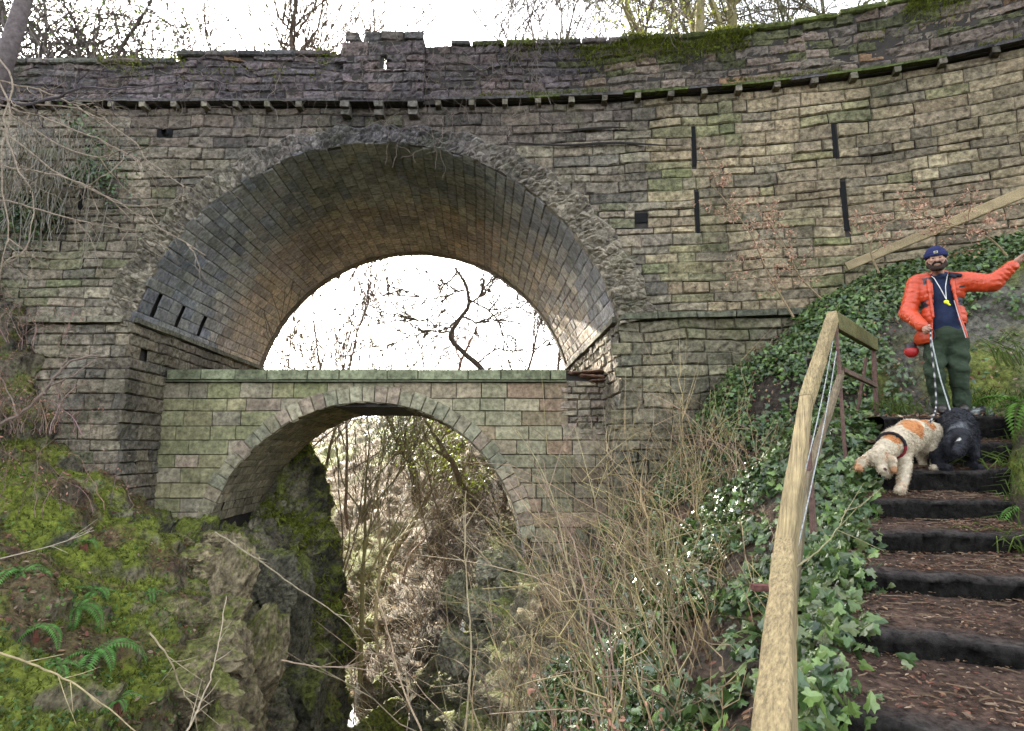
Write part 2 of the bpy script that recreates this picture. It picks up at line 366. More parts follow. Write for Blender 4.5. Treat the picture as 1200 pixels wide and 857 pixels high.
# rough rock-faced arch ring
nth, nr = 1100, 52
th = np.linspace(TH0-.02, math.pi-TH0+.02, nth); tr = np.linspace(0, 1, nr)
TH, TR = np.meshgrid(th, tr, indexing='ij')
wid = .36+.26*np.abs(np.cos(TH))**1.2+.04*np.sin(TH*37)+.03*vn(np.stack([TH*40, 0*TH, 0*TH], -1), 2)
Rr = AR+.004+TR*wid
s_ = TH*AR
q = np.stack([s_*10.5+TR*1.5, Rr*7.5, 0*s_], -1)
d1, d12, cr = vor(q, 3)
vs_i = np.floor(s_/.17); js = np.abs(s_/.17-vs_i-.5)*2
H = .035+.10*np.clip(d12*1.7, 0, 1)*(.3+.7*cr)+.03*fbm(np.stack([s_*9, Rr*9, 0*s_+4], -1), 3, 5)
H = H*np.clip((1-js)*9, .7, 1)*np.clip((1-TR)*7, 0, 1)**.6
H[:, -1] = -.03; H[:, 0] = -.12
X = AX+Rr*np.cos(TH); Z = AZ+Rr*np.sin(TH); Yq = 9.955-H
Yq = Yq+(YF(X)-10)
hc = hsh(vs_i.astype(np.int64), np.zeros_like(vs_i, dtype=np.int64), np.zeros_like(vs_i, dtype=np.int64), 7)
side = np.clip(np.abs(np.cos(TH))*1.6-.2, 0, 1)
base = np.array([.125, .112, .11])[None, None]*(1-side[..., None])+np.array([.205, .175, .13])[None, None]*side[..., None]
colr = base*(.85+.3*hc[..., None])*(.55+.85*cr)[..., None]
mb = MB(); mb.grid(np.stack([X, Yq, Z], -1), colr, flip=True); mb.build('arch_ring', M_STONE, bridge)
# parapet
def ztop(x):
    z = np.interp(x, [-20, -8.9, -5.9, -5.85, -3.2, -2.99, -1.58, 1.5, 3.06, 4.2, 6.6, 12], [7.0, 7.05, 7.05, 7.2, 7.22, 7.27, 7.38, 7.33, 7.28, 7.28, 7.42, 7.6])
    return z
BX0, BX1 = -2.99, -1.58
slit = P(450, 76, 9.85)
SV = (slit[0]-.06, slit[0]+.06, slit[2]-.12, slit[2]+.15)
mb = MB()
def par_rows(u0, u1, top, off, voids=()):
    rr = rows_of(ZSTR+.07, top, .12, .2)
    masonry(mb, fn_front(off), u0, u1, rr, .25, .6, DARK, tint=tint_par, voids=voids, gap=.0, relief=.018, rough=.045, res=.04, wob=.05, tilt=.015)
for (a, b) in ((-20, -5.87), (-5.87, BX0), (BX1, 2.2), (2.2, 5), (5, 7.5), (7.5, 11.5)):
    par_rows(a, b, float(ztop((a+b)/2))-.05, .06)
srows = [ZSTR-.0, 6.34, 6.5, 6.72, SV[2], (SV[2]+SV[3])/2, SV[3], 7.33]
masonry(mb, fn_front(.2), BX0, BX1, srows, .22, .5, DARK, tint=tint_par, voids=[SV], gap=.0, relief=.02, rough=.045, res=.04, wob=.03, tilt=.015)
masonry(mb, fn_front(.2), BX0+.05, -2.75, [7.33, 7.5], .2, .4, DARK, gap=.004, relief=.03, rough=.04, res=.045)
masonry(mb, fn_front(.2), -2.6, BX1, [7.33, 7.52], .25, .45, DARK, gap=.004, relief=.03, rough=.04, res=.045)
mb.build('parapet', M_STONE, bridge)
# body behind the facing: parapet slab, spandrels, deck, back face
mb = MB()
def slab(x0, x1, z0, z1, off, th_, n=1, par=False):
    xs = np.linspace(x0, x1, n+1)
    for i in range(n):
        xa, xb = xs[i], xs[i+1]
        pa, pb = fn_front(off)(np.array([xa, xb]), np.array([0., 0.]), np.array([0., 0.])); qa, qb = fn_front(off-th_)(np.array([xa, xb]), np.array([0., 0.]), np.array([0., 0.]))
        za = z1 if not par else z1+float(ztop(xa)); zb = z1 if not par else z1+float(ztop(xb))
        v = [(pa[0], pa[1], z0), (pb[0], pb[1], z0), (pb[0], pb[1], zb), (pa[0], pa[1], za), (qa[0], qa[1], z0), (qb[0], qb[1], z0), (qb[0], qb[1], zb), (qa[0], qa[1], za)]
        mb.add(v, [[0, 1, 2, 3], [5, 4, 7, 6], [3, 2, 6, 7], [1, 0, 4, 5], [0, 3, 7, 4], [1, 5, 6, 2]], (.1, .09, .08))
slab(-20, BX0, ZSTR, -.08, .055, .42, 20, True); slab(BX1, 11.5, ZSTR, -.08, .055, .42, 26, True)
slab(BX0+.02, SV[0], ZSTR, 7.31, .195, .3); slab(SV[1], BX1-.02, ZSTR, 7.31, .195, .3); slab(SV[0], SV[1], ZSTR, SV[2], .194, .5); slab(SV[0], SV[1], SV[3], 7.31, .194, .06)
slab(BX0+.07, -2.76, 7.3, 7.48, .19, .45); slab(-2.58, BX1-.03, 7.3, 7.5, .19, .45)
mb.build('parapet_core', M_CORE, bridge)
# rough coping stones along the parapet top
mb = MB(); mbr = MB()
x = -19.0
while x < 11:
    wd = random.uniform(.35, .75)
    if not (BX0-.3 < x < BX1):
        xm = x+wd/2; d = float(np.interp(xm, _xx, _dy)); mossy = x > -1 and random.random() < .75
        c = np.array([.11, .13, .035]) if mossy else np.array(random.choice(DARK))*1.1
        h_ = random.uniform(.12, .14); L_ = wd*1.06*math.sqrt(1+d*d); n1 = 12
        a = np.linspace(-.5, .5, 14); b = np.linspace(0, 2*math.pi, 17)
        A, B = np.meshgrid(a, b, indexing='ij'); cx = np.sign(np.cos(B))*np.abs(np.cos(B))**.45*.27; cz = np.sign(np.sin(B))*np.abs(np.sin(B))**.55*h_/2*(1 if True else 0)
        k = np.clip((.5-np.abs(A))*30, .0, 1)**.3
        lx = A*L_; q = np.stack([lx*5+x*5, cx*6, cz*6+x], -1); nn = .022*fbm(q, 3, 4)
        cx = cx*k*(1+nn*2); cz = cz*k+nn
        dd = math.sqrt(1+d*d); yb = float(YF(xm))+.14
        G = np.stack([xm+lx/dd-cx*(-d)/dd*-1, yb+lx*d/dd+cx/dd, float(ztop(xm))-.1+h_/2+cz], -1)
        (mb if x < BX0 else mbr).grid(G, c*random.uniform(.75, 1.2))
    x += wd
mb.build('coping', M_STONE, bridge); mbr.build('coping', M_STONE, bridge)
mb = MB()
xs = np.linspace(-20, 11.5, 120)
F_ = fn_front(0)
# front & back faces with the arch opening, deck
for yb, face in ((None, 'f'), (BACK, 'b')):
    xs2 = np.concatenate([np.linspace(-20, AX-AR-.2, 30), AX+(AR+.15)*np.cos(np.linspace(math.pi, 0, 80)), np.linspace(AX+AR+.2, 5.6 if face == 'b' else 11.5, 30)])
    zb = np.where(np.abs(xs2-AX) < AR+.15, AZ+np.sqrt(np.maximum(0, (AR+.15)**2-(xs2-AX)**2)), -4.5)
    lo = np.where((xs2 > XL-.2) & (xs2 < XR+.2), np.maximum(zb, ZSP-.1), -4.5)
    if face == 'f': yy = YF(xs2)+.03; sx = 0
    else: yy = np.full_like(xs2, BACK); sx = SK*(BACK-10)
    G = np.stack([np.stack([xs2+sx, yy, lo], -1), np.stack([xs2+sx, yy, np.full_like(xs2, 6.2)], -1)], 1)
    mb.grid(G, (.06, .055, .05))
G = np.stack([np.stack([xs, YF(xs)+.02, 0*xs+6.0], -1), np.stack([xs, YF(xs)*0+BACK+.0, 0*xs+6.0], -1)], 1); G = G[xs < 6.2]; mb.grid(G, (.06, .055, .05))
th2 = np.linspace(0, math.pi, 60)
G = np.stack([np.stack([AX+(AR+.1)*np.cos(th2)+SK*(y-10), 0*th2+y, AZ+(AR+.1)*np.sin(th2)], -1) for y in (9.98, BACK)], 1); mb.grid(G, (.05, .045, .04))
for xx_ in (XL-.12, XR+.12):
    G = np.array([[[xx_+SK*(y-10), y, z] for z in (-5, ZSP+.1)] for y in (9.98, BACK)]); mb.grid(G, (.05, .045, .04))
# back parapet
mb.box((-5, BACK-.2, 6.6), (27, .4, 1.2), (.1, .09, .08))
mb.build('core', M_CORE, bridge)
# string course: thin slab under the parapet carried on little corbels
mb = MB(); mbr = MB()
xs = np.arange(-14, 11.2, .55)
for x in xs:
    if BX0-.3 < x < BX1-.2: continue
    xm = x+.275; d = float(np.interp(xm, _xx, _dy)); g = x > 0 and random.random() < .6
    (mb if x < BX0 else mbr).box((xm, float(YF(xm))-.07, ZSTR+.045), (.54*math.sqrt(1+d*d), .20, .045), np.array([.10, .12, .04]) if g else np.array([.10, .09, .085]), rot=math.atan(d), jit=.006)
mb.build('string_course', M_STONE, bridge); mbr.build('string_course', M_STONE, bridge)
cpx = [30+i*36 for i in range(10)]+[515+i*38.5 for i in range(0, 9)]+[863, 908, 952, 998, 1050, 1104, 1168]
for px in cpx:
    ze = P(px, 126, 10)[2]; 
    # solve for wall point on that ray at corbel height
    Y = 10.0
    for _ in range(20):
        u = P(px, 428, Y); Y = float(YF(P(px, 100, Y)[0]))
    x = P(px, 110, Y)[0]
    if BX0-.15 < x < BX1+.1: continue
    d = float(np.interp(x, _xx, _dy))
    m2 = MB(); m2.box((x, float(YF(x))-.06, ZSTR-.03), (.10, .2, .1), np.array((.2, .175, .13))*random.uniform(.6, 1.1), rot=math.atan(d), jit=.004)
    m2.build('corbel', M_STONE, bridge)
for px in (408, 446.5, 486):
    x = P(px, 128, 10)[0]
    m2 = MB()
    for k, (dz, dp, hh) in enumerate(((.0, .24, .12), (-.115, .17, .11))):
        yy_ = np.linspace(-1, 1, 7); m2.box((x, 9.99-dp/2, ZSTR-.08+dz), (.16, dp, hh-.01), np.array((.17, .15, .125))*random.uniform(.8, 1.1), jit=.005)
    m2.build('corbel', M_STONE, bridge)
m2 = MB(); m2.box(((BX0+BX1)/2, 9.9, ZSTR+.0), (BX1-BX0, .22, .03), (.06, .055, .055)); m2.build('bay_soffit', M_STONE, bridge)
# a lead pipe end in the drain hole
m2 = MB(); a = np.array([hole[0]+.03, 9.93, hole[2]+.03]); m2.tube([a, a+(0, .2, 0)], .055, (.03, .03, .03), 12, cap=False); m2.tube([a, a+(0, .2, 0)], .04, (.01, .01, .01), 12, cap=False); m2.build('drain_pipe', M_RUST, bridge)

# ---------------------------------------------------------------- the lower, older bridge
LX, LZ, LR = -2.67, -1.95, 2.87; LY0, LY1 = 11.1, 13.9
LTOP = 1.54
old = thing('footbridge', (LX, 11.1, -1.3), 'low green-stained ashlar bridge with one small round arch, built inside the tall arch', 'bridge')
ASH = [(.27, .235, .16), (.23, .21, .145), (.30, .25, .175), (.21, .19, .13), (.28, .21, .155)]
def tint_old(c, x, z):
    if x < -3.5 and random.random() < .55: c = c*.55+np.array([.19, .20, .07])*.45
    if -3.8 < x < 1.0: c = c*(.92, .95, .88)
    if x > -1 and random.random() < .3: c = c*(1.0, .87, .86)
    return c
def fn_old(u, v, h): return np.stack([u+0*v, LY0-h+0*u, v+0*u], -1)
def limO(m):
    d = math.sqrt(max(0, (LR+.15)**2-(m-LZ)**2)) if m < LZ+LR+.15 else 0
    return [(-6.5, LX-d), (LX+d, 1.86)] if d > .05 else [(-6.5, 1.86)]
rr = rows_of(-2.6, LTOP-.24, .22, .30)
rz0 = (1.05, 1.9, .5, 1.3)
mb = MB(); masonry(mb, fn_old, -6.5, 1.86, rr, .35, .75, ASH, voids=[rz0], lim=limO, rep=[(LX, LZ, LR+.17, -1.3)], tint=tint_old, gap=.002, relief=.018, rough=.012, res=.06, wob=.006, edge=.012, tilt=.01)
# little rubble stones where the end of the wall has been patched
masonry(mb, fn_old, 1.05, 1.86, [.22, .34, .45, .58, .68, .80, .96, 1.06, 1.2, 1.32], .14, .36, [(.28, .22, .17), (.30, .26, .18), (.24, .21, .16), (.27, .205, .16)], gap=.004, relief=.03, rough=.03, res=.04, wob=.04, edge=.03)
mb.build('spandrel_wall', M_STONE2, old)
mb = MB()
nv_ = 37
for k in range(nv_):
    t0 = math.radians(12)+(math.pi-math.radians(24)+.14)*k/nv_; t1 = math.radians(12)+(math.pi-math.radians(24)+.14)*(k+1)/nv_
    t0 -= .07; t1 -= .07
    tk = random.uniform(.27, .33)
    def fnv(u, v, h): return np.stack([LX+(LR+v)*np.cos(u/LR), LY0-.025-h+0*u, LZ+(LR+v)*np.sin(u/LR)], -1)
    c = np.array(random.choice(ASH))*random.uniform(.8, 1.2)*(.95, 1.0, .98)
    if k > nv_*.7 and random.random() < .6: c = c*.5+np.array([.28, .24, .15])*.5
    stone(mb, fnv, t0*LR, t1*LR, 0, tk, c, gap=.002, relief=.02, rough=.012, res=.05, wob=.004, edge=.012)
mb.build('arch_ring', M_STONE2, old)
mb = MB()
T2 = math.radians(14)
def fn_lv(u, v, h):
    th_ = T2+v/LR; r = LR-h
    return np.stack([LX+SK*(u-LY0)+r*np.cos(th_), u+0*v, LZ+r*np.sin(th_)], -1)
LVL = (math.pi-2*T2)*LR
lv_void = [(LY0+.25+i*.5, LY0+.33+i*.5, LVL-.33, LVL-.12) for i in range(5)]
masonry(mb, fn_lv, LY0, LY1, rows_of(0, LVL, .16, .2), .25, .5, [(.22, .19, .13), (.18, .16, .11), (.25, .21, .14)], voids=lv_void, gap=.002, relief=.012, rough=.012, res=.08, wob=.004, edge=.012)
mb.build('vault', M_STONE2, old)
# coping slabs and thin moulding
mb = MB(); x = -6.45
while x < 1.0:
    wd = random.uniform(.55, .95); x2 = min(x+wd, 1.02)
    c = np.array([.19, .20, .12])*random.uniform(.75, 1.2)
    def fnc(u, v, h): return fn_old(u, v, h+.04)
    stone(mb, fnc, x, x2, LTOP-.20, LTOP, c, gap=.004, relief=.015, rough=.012, res=.06, wob=.004, edge=.012)
    mb.box(((x+x2)/2, LY0+.17, LTOP-.1), (x2-x-.008, .36, .195), c)
    mb.box(((x+x2)/2, LY0-.02, LTOP-.225), (x2-x-.004, .14, .03), c*.5)
    x = x2
mb.build('coping', M_STONE2, old)
mb = MB()                                # loose slabs on the broken end
for (cx, cz, sx, sz, rt) in ((1.38, LTOP-.05, .72, .07, .05), (1.5, LTOP-.13, .55, .08, -.04), (1.62, LTOP-.21, .4, .07, .03)):
    a = np.linspace(-1, 1, 9); b = np.linspace(0, 2*math.pi, 15); A, B = np.meshgrid(a, b, indexing='ij')
    k = np.clip((1-np.abs(A))*8, 0, 1)**.4
    G = np.stack([cx+A*sx/2, LY0+.06+np.cos(B)*.2*k, cz+np.sin(B)*sz/2*k+A*rt*.5+.012*vn(np.stack([A*4, B*2, 0*A+cx], -1), 1)], -1); mb.grid(G, np.array([.20, .12, .085])*random.uniform(.7, 1.2))
mb.build('loose_slabs', M_STONE2, old)
mb = MB()
xs2 = np.concatenate([np.linspace(-6.5, LX-LR-.15, 8), LX+(LR+.1)*np.cos(np.linspace(math.pi, 0, 60)), np.linspace(LX+LR+.15, 1.86, 8)])
lo = np.where(np.abs(xs2-LX) < LR+.1, LZ+np.sqrt(np.maximum(0, (LR+.1)**2-(xs2-LX)**2)), -5)
for y in (LY0+.03, LY1): mb.grid(np.stack([np.stack([xs2+SK*(y-LY0), 0*xs2+y, lo], -1), np.stack([xs2+SK*(y-LY0), 0*xs2+y, 0*xs2+(LTOP-.02 if y < 12 else LTOP-.6)], -1)], 1), (.08, .075, .05))
for dr in (.06,):
    th2 = np.linspace(-.3, math.pi+.05, 60); mb.grid(np.stack([np.stack([LX+(LR+dr)*np.cos(th2)+SK*(y-LY0), 0*th2+y, LZ+(LR+dr)*np.sin(th2)], -1) for y in (LY0+.02, LY1)], 1), (.05, .045, .03))
mb.box((-2.3, 12.5, LTOP-.65), (8.4, 2.78, .1), (.08, .075, .05)); mb.box((-2.3, LY0+.17, LTOP-.4), (8.2, .3, .4), (.1, .09, .06))
mb.box((-2.5, LY1-.15, LTOP-.35), (8, .3, .6), (.15, .15, .1))
mb.build('core', M_CORE, old)
# ================================================================ ground, banks, gorge
def cr_interp(Pc, n_list):               # Catmull-Rom through control points along axis 0
    Pc = np.asarray(Pc, float); K = len(Pc); out = []
    for i in range(K-1):
        p0 = Pc[max(i-1, 0)]; p1 = Pc[i]; p2 = Pc[i+1]; p3 = Pc[min(i+2, K-1)]
        n = n_list[i]; t = (np.arange(n)/n).reshape(-1, *([1]*(Pc.ndim-1)))
        out.append(.5*((2*p1)+(-p0+p2)*t+(2*p0-5*p1+4*p2-p3)*t*t+(-p0+3*p1-3*p2+p3)*t**3))
    out.append(Pc[-1:]); return np.concatenate(out)
def loft(rows, ys, du, dv, clampseg=None):
    A = np.array([[(x, y, z) for (x, z) in r] for r, y in zip(rows, ys)], float)
    nl = [max(2, int((ys[i+1]-ys[i])/du)) for i in range(len(ys)-1)]
    A = cr_interp(A, nl); B = A.transpose(1, 0, 2)
    sl_ = np.linalg.norm(np.diff(B, axis=0), axis=2).mean(1)
    nv = [max(3, int(s/dv)) for s in sl_]
    return cr_interp(B, nv).transpose(1, 0, 2)        # [along y, across]
def normals(G):
    a = np.gradient(G, axis=0); b = np.gradient(G, axis=1); n = np.cross(a, b); n /= np.linalg.norm(n, axis=2)[..., None]+1e-9
    return n
def lerp(a, b, t): return a+(np.asarray(b)-np.asarray(a))*np.clip(t, 0, 1)[..., None]
def rock_disp(G, amp, s=1.6, seed=0, vert=False):
    # tilted slabs and blocks
    q = G@np.array([[.8, .1, .5], [-.2, .9, .2], [-.55, .25, .8]])
    q = q+.35*np.stack([fbm(G*1.1, 3, seed+20), fbm(G*1.1, 3, seed+30), fbm(G*1.1, 3, seed+40)], -1)
    st = np.array([1.5, 1.0, .75]) if vert else np.array([1, .9, 1.8])
    return amp*(.75*facet(q*s*st, seed)+.35*facet(q*s*2.7*st, seed+50)+.16*facet(q*s*8*st, seed+80)+.3*fbm(G*2.2, 5, seed+9))

MOSS = np.array([.15, .175, .022]); MOSS2 = np.array([.045, .065, .015]); ROCK = np.array([.17, .15, .10]); ROCKD = np.array([.05, .048, .036]); LITTER = np.array([.13, .075, .05]); SOIL = np.array([.05, .038, .028])

# ---- left bank
YL = [2.0, 4, 5.5, 7, 8.5, 10, 11.3, 13.2, 14.4, 16.5, 19, 25, 36, 55, 90]
RL = [
 [(-9, 1.5), (-5, -.9), (-3.2, -2.0), (-2.6, -2.5), (-2.2, -3), (-2.0, -3.6), (-1.9, -4.6), (-1.8, -6.5), (-1.7, -10)],
 [(-10, 2), (-6.5, -.1), (-4.3, -1.2), (-3.4, -1.75), (-2.7, -2.3), (-2.4, -3.1), (-2.2, -4.5), (-2.1, -6.5), (-2, -10)],
 [(-11, 2.5), (-7.5, .6), (-5.5, -.75), (-4.6, -1.2), (-3.6, -1.85), (-3.0, -2.6), (-2.7, -4), (-2.5, -6.5), (-2.4, -10)],
 [(-12, 3), (-8.5, 1.2), (-6.6, -.3), (-5.7, -.9), (-4.6, -1.5), (-3.9, -2.0), (-3.3, -3.2), (-3.0, -6), (-2.8, -10)],
 [(-13, 5), (-9.5, 2.8), (-7.9, .8), (-7, -.15), (-5.9, -.8), (-4.95, -1.35), (-3.9, -2.6), (-3.25, -5.5), (-3.0, -10)],
 [(-14, 6), (-9.6, 4), (-8.4, 2.0), (-7.6, .3), (-6.4, -.65), (-5.5, -1.15), (-4.6, -1.95), (-3.8, -5), (-3.4, -10)],
 [(-14, 6), (-10.5, 3), (-9, .5), (-7.8, -.6), (-6.6, -1.0), (-5.7, -1.35), (-4.65, -1.9), (-3.9, -5), (-3.5, -10)],
 [(-14, 6), (-10.5, 3), (-9, .5), (-7.8, -.6), (-6.6, -1.0), (-5.7, -1.3), (-4.75, -1.6), (-4.0, -4.6), (-3.5, -10)],
 [(-15, 5), (-11, 2.2), (-9, 1.4), (-7, 1.0), (-6.0, .85), (-5.2, .5), (-4.55, -.5), (-3.9, -3.6), (-3.3, -10)],
 [(-16, 5), (-11, 2.8), (-9, 2.0), (-7.5, 1.5), (-6.8, .9), (-6.2, .2), (-5.6, -1.5), (-4.9, -4.2), (-4.4, -10)],
 [(-18, 5), (-13, 3), (-10.5, 2.4), (-9, 2), (-8.2, 1), (-7.6, -.5), (-7.1, -2.4), (-6.6, -5), (-6.2, -10)],
 [(-24, 6), (-18, 4), (-14, 2.6), (-12.5, 1.6), (-11.5, .6), (-11, -1), (-10.6, -3), (-10.1, -5.5), (-9.6, -10)],
 [(-36, 7), (-30, 4), (-27, 2.6), (-25, 1.6), (-23.5, .6), (-22, -1), (-21, -3), (-20, -5.5), (-19, -10)],
 [(-70, 8), (-60, 5), (-55, 3), (-52, 2), (-50, .6), (-48, -1), (-46, -3), (-44, -5.5), (-43, -10)],
 [(-120, 8), (-110, 5), (-105, 3), (-102, 2), (-100, .6), (-98, -1), (-96, -3), (-94, -5.5), (-93, -10)]]
i_ = YL.index(16.5)
GL = loft(RL[:i_+2], YL[:i_+2], .045, .05); n = normals(GL)
if n[GL.shape[0]//2, GL.shape[1]//2, 2] < 0: n = -n
NL = n
s01 = np.linspace(0, 1, GL.shape[1])[None] + 0*GL[..., 0]
yy = GL[..., 1]; xx = GL[..., 0]; zz = GL[..., 2]
steep = np.clip(1.35-NL[..., 2]*1.45, 0, 1)
rocky = np.clip(steep+np.clip((yy-8.3)*.8, 0, 1)*np.clip((xx+6.3)*1.2, 0, 1), 0, 1)
vt = np.clip(steep*1.6-.5, 0, 1); D = (rock_disp(GL, 1.0, 1.5, 3)*(1-vt)+rock_disp(GL, 1.0, 1.3, 5, True)*vt)*(.08+.26*rocky)+.8*(np.abs(fbm(GL*np.array([.8, .8, 1.6]), 4, 8))-.18)*(1-rocky*.7)*np.clip((GL[..., 1]-3.5)*.6, 0, 1)+.04*fbm(GL*7, 3, 12)
GL = GL+NL*D[..., None]; NL2 = normals(GL); NL2 *= np.sign((NL2*NL).sum(2))[..., None]
e = fbm(GL*.8, 4, 31); e2 = fbm(GL*3.5, 3, 33)
fcol = .6*facet(GL*np.array([2.2, 1.6, 1.6]), 61)+.5*facet(GL*np.array([6, 5, 4.]), 62)
colr = lerp(ROCK[None, None]*(1.1+.6*e2+.9*fcol)[..., None], ROCKD[None, None], np.clip(.35+1.8*fbm(GL*2.2, 4, 36)+np.clip((yy-13.4)*.8, 0, .5), 0, 1))
nearrock = np.clip((GL[..., 0]+5.4)*1.2, 0, 1)*np.clip((11-GL[..., 1])*.7, 0, 1)
colr = lerp(colr, np.array([.21, .175, .105])[None, None]*(1+.7*fcol+.5*e2)[..., None], nearrock*.75)
mossm = np.clip((NL2[..., 2]-.44+.75*e+.25*e2+.25*(1-rocky))*3.2, 0, 1)*np.where(yy > 9.6, .85, 1)
mossm = np.maximum(mossm, np.clip((e2+fbm(GL*1.1, 3, 71)-.3)*3, 0, .8)*np.clip((yy-6)*1, 0, 1))
colr = lerp(colr, MOSS[None, None]*(1+.4*e2[..., None]), mossm)
lit = np.clip((fbm(GL*np.array([1.3, 1.3, 1.3]), 4, 44)-.02+.5*np.clip((-7.1-xx)*1.2, 0, 1)*np.clip(zz+.3, 0, 1))*7, 0, 1)*np.clip(NL2[..., 2]*2, 0, 1)*(1-.7*rocky)
colr = lerp(colr, LITTER[None, None]*(.7+.6*np.abs(e2[..., None])), lit*.85)
mb = MB(); mb.grid(GL, colr); tag(mb.build('left_bank', M_ROCK, smooth=True), kind='structure')
MOSS_L = (GL, NL2, mossm*(1-lit), lit)

GF = loft(RL[i_:], YL[i_:], .6, .5); nf_ = normals(GF); nf_ *= np.sign(nf_[..., 2:3]+1e-6); GF = GF+nf_*(rock_disp(GF, .5, .8, 8)+.4*fbm(GF*.4, 3, 4))[..., None]
mb = MB(); mb.grid(GF, lerp(np.array([.16, .12, .07])[None, None]+0*GF, MOSS[None, None], np.clip(.5+fbm(GF*.3, 3, 5)*2, 0, 1))); tag(mb.build('far_left_bank', M_EARTH, smooth=True), kind='structure')

def crag(mb, c, sz, seed, col, moss=.6, nu=64, nv=40):
    rs = np.random.default_rng(seed); A, B = np.meshgrid(np.linspace(0, math.tau, nu), np.linspace(-math.pi/2, math.pi/2, nv), indexing='ij')
    d = np.stack([np.cos(B)*np.cos(A), np.cos(B)*np.sin(A), np.sin(B)], -1); pl = rs.normal(0, 1, (15, 3)); pl /= np.linalg.norm(pl, axis=1)[:, None]; ds = rs.uniform(.6, 1.0, 15)
    dot = d@pl.T; r = np.where(dot > .05, ds/np.maximum(dot, .05), 9).min(-1); r = np.minimum(r, 1.35)
    V = d*r[..., None]; V = V*(1+.10*facet(V*3.2+seed, 3)+.05*facet(V*8+seed, 4)+.05*fbm(V*7+seed, 3, 3))[..., None]*np.array(sz); a = rs.uniform(0, 3); R_ = np.array([[math.cos(a), -math.sin(a), 0], [math.sin(a), math.cos(a), 0], [0, 0, 1]]); G = V@R_.T+np.array(c)
    n = normals(G); n = n*np.sign((n*d@R_.T if False else (n*(G-np.array(c))).sum(-1, keepdims=True))+1e-9)
    cc = np.array(col)[None, None]*(1+.6*fbm(G*7, 4, 3)+.55*facet(G*5, 9))[..., None]; cc = lerp(cc, MOSS[None, None]*(.8+.4*fbm(G*6, 2, 5))[..., None], np.clip((n[..., 2]-.35+fbm(G*2.5, 3, 7)*.8)*3, 0, 1)*moss); mb.grid(G, cc); return G
def near_l(px, py, Y):
    p = P(px, py, Y); D_ = ((GL-p)**2).sum(-1); return GL[np.unravel_index(np.argmin(D_), D_.shape)]
k_ = 0
CRAG_L = ['tan rock knob in the middle of the cliff edge, behind the slanting thin branch', 'rock just left of the tan knob on the cliff edge', 'tall olive rock face low on the cliff edge', 'rock below the tan knob, behind the upright pale twig', 'broad rock at the bottom of the cliff edge, left of the dark recess', 'low flat rock left of the upright pale twig', 'mossy rock shelf under the corner of the tall abutment', 'large rock directly under the left foot of the lower arch', 'small rock touching the stonework under the left foot of the lower arch', 'rock right of the large one under the lower arch foot, beside the dark cliff', 'small mossy ledge stone at the base of the lower bridge wall', 'long rock hanging over the dark recess beside the level twig', 'rock cut by the bottom edge of the photo below the cliff edge', 'small grey rock in the moss between the ferns and the cliff edge', 'rock in the moss just above the bottom edge, right of the ferns', 'dark upper bulge of the shaded pillar under the lower arch', 'dark lower bulge of the shaded pillar near the bottom edge', 'shaded rock at the top left of the dark pillar, close under the lower vault']
for (px, py, Y, sx, sy, sz) in ((300, 720, 7.8, .34, .4, .42), (270, 690, 8.3, .32, .35, .28), (318, 760, 7.6, .3, .35, .5), (285, 790, 7.0, .32, .4, .4), (330, 820, 7.4, .35, .4, .5), (250, 745, 7.3, .34, .4, .26), (232, 650, 9.2, .4, .4, .22), (290, 650, 9.5, .36, .4, .36), (262, 628, 10.3, .4, .35, .22),
        (325, 690, 9.2, .3, .4, .6), (205, 620, 9.5, .35, .3, .16), (350, 780, 8.8, .35, .45, .7), (300, 850, 6.6, .35, .4, .45), (215, 700, 7.6, .28, .3, .2), (240, 800, 6.3, .3, .3, .3), (372, 700, 11.8, .45, .5, .9), (395, 790, 12.0, .5, .5, 1.0), (345, 640, 11.0, .4, .5, .6)):
    k_ += 1; mb = MB(); crag(mb, near_l(px, py, Y)-np.array([.03, -.03, .05]), (sx, sy, sz), 500+k_, (.25, .20, .12) if Y < 11 else (.12, .11, .075), .75)
    tag(mb.build('boulder', M_ROCK), CRAG_L[k_-1], 'rock', 'jutting rocks on the left cliff edge')
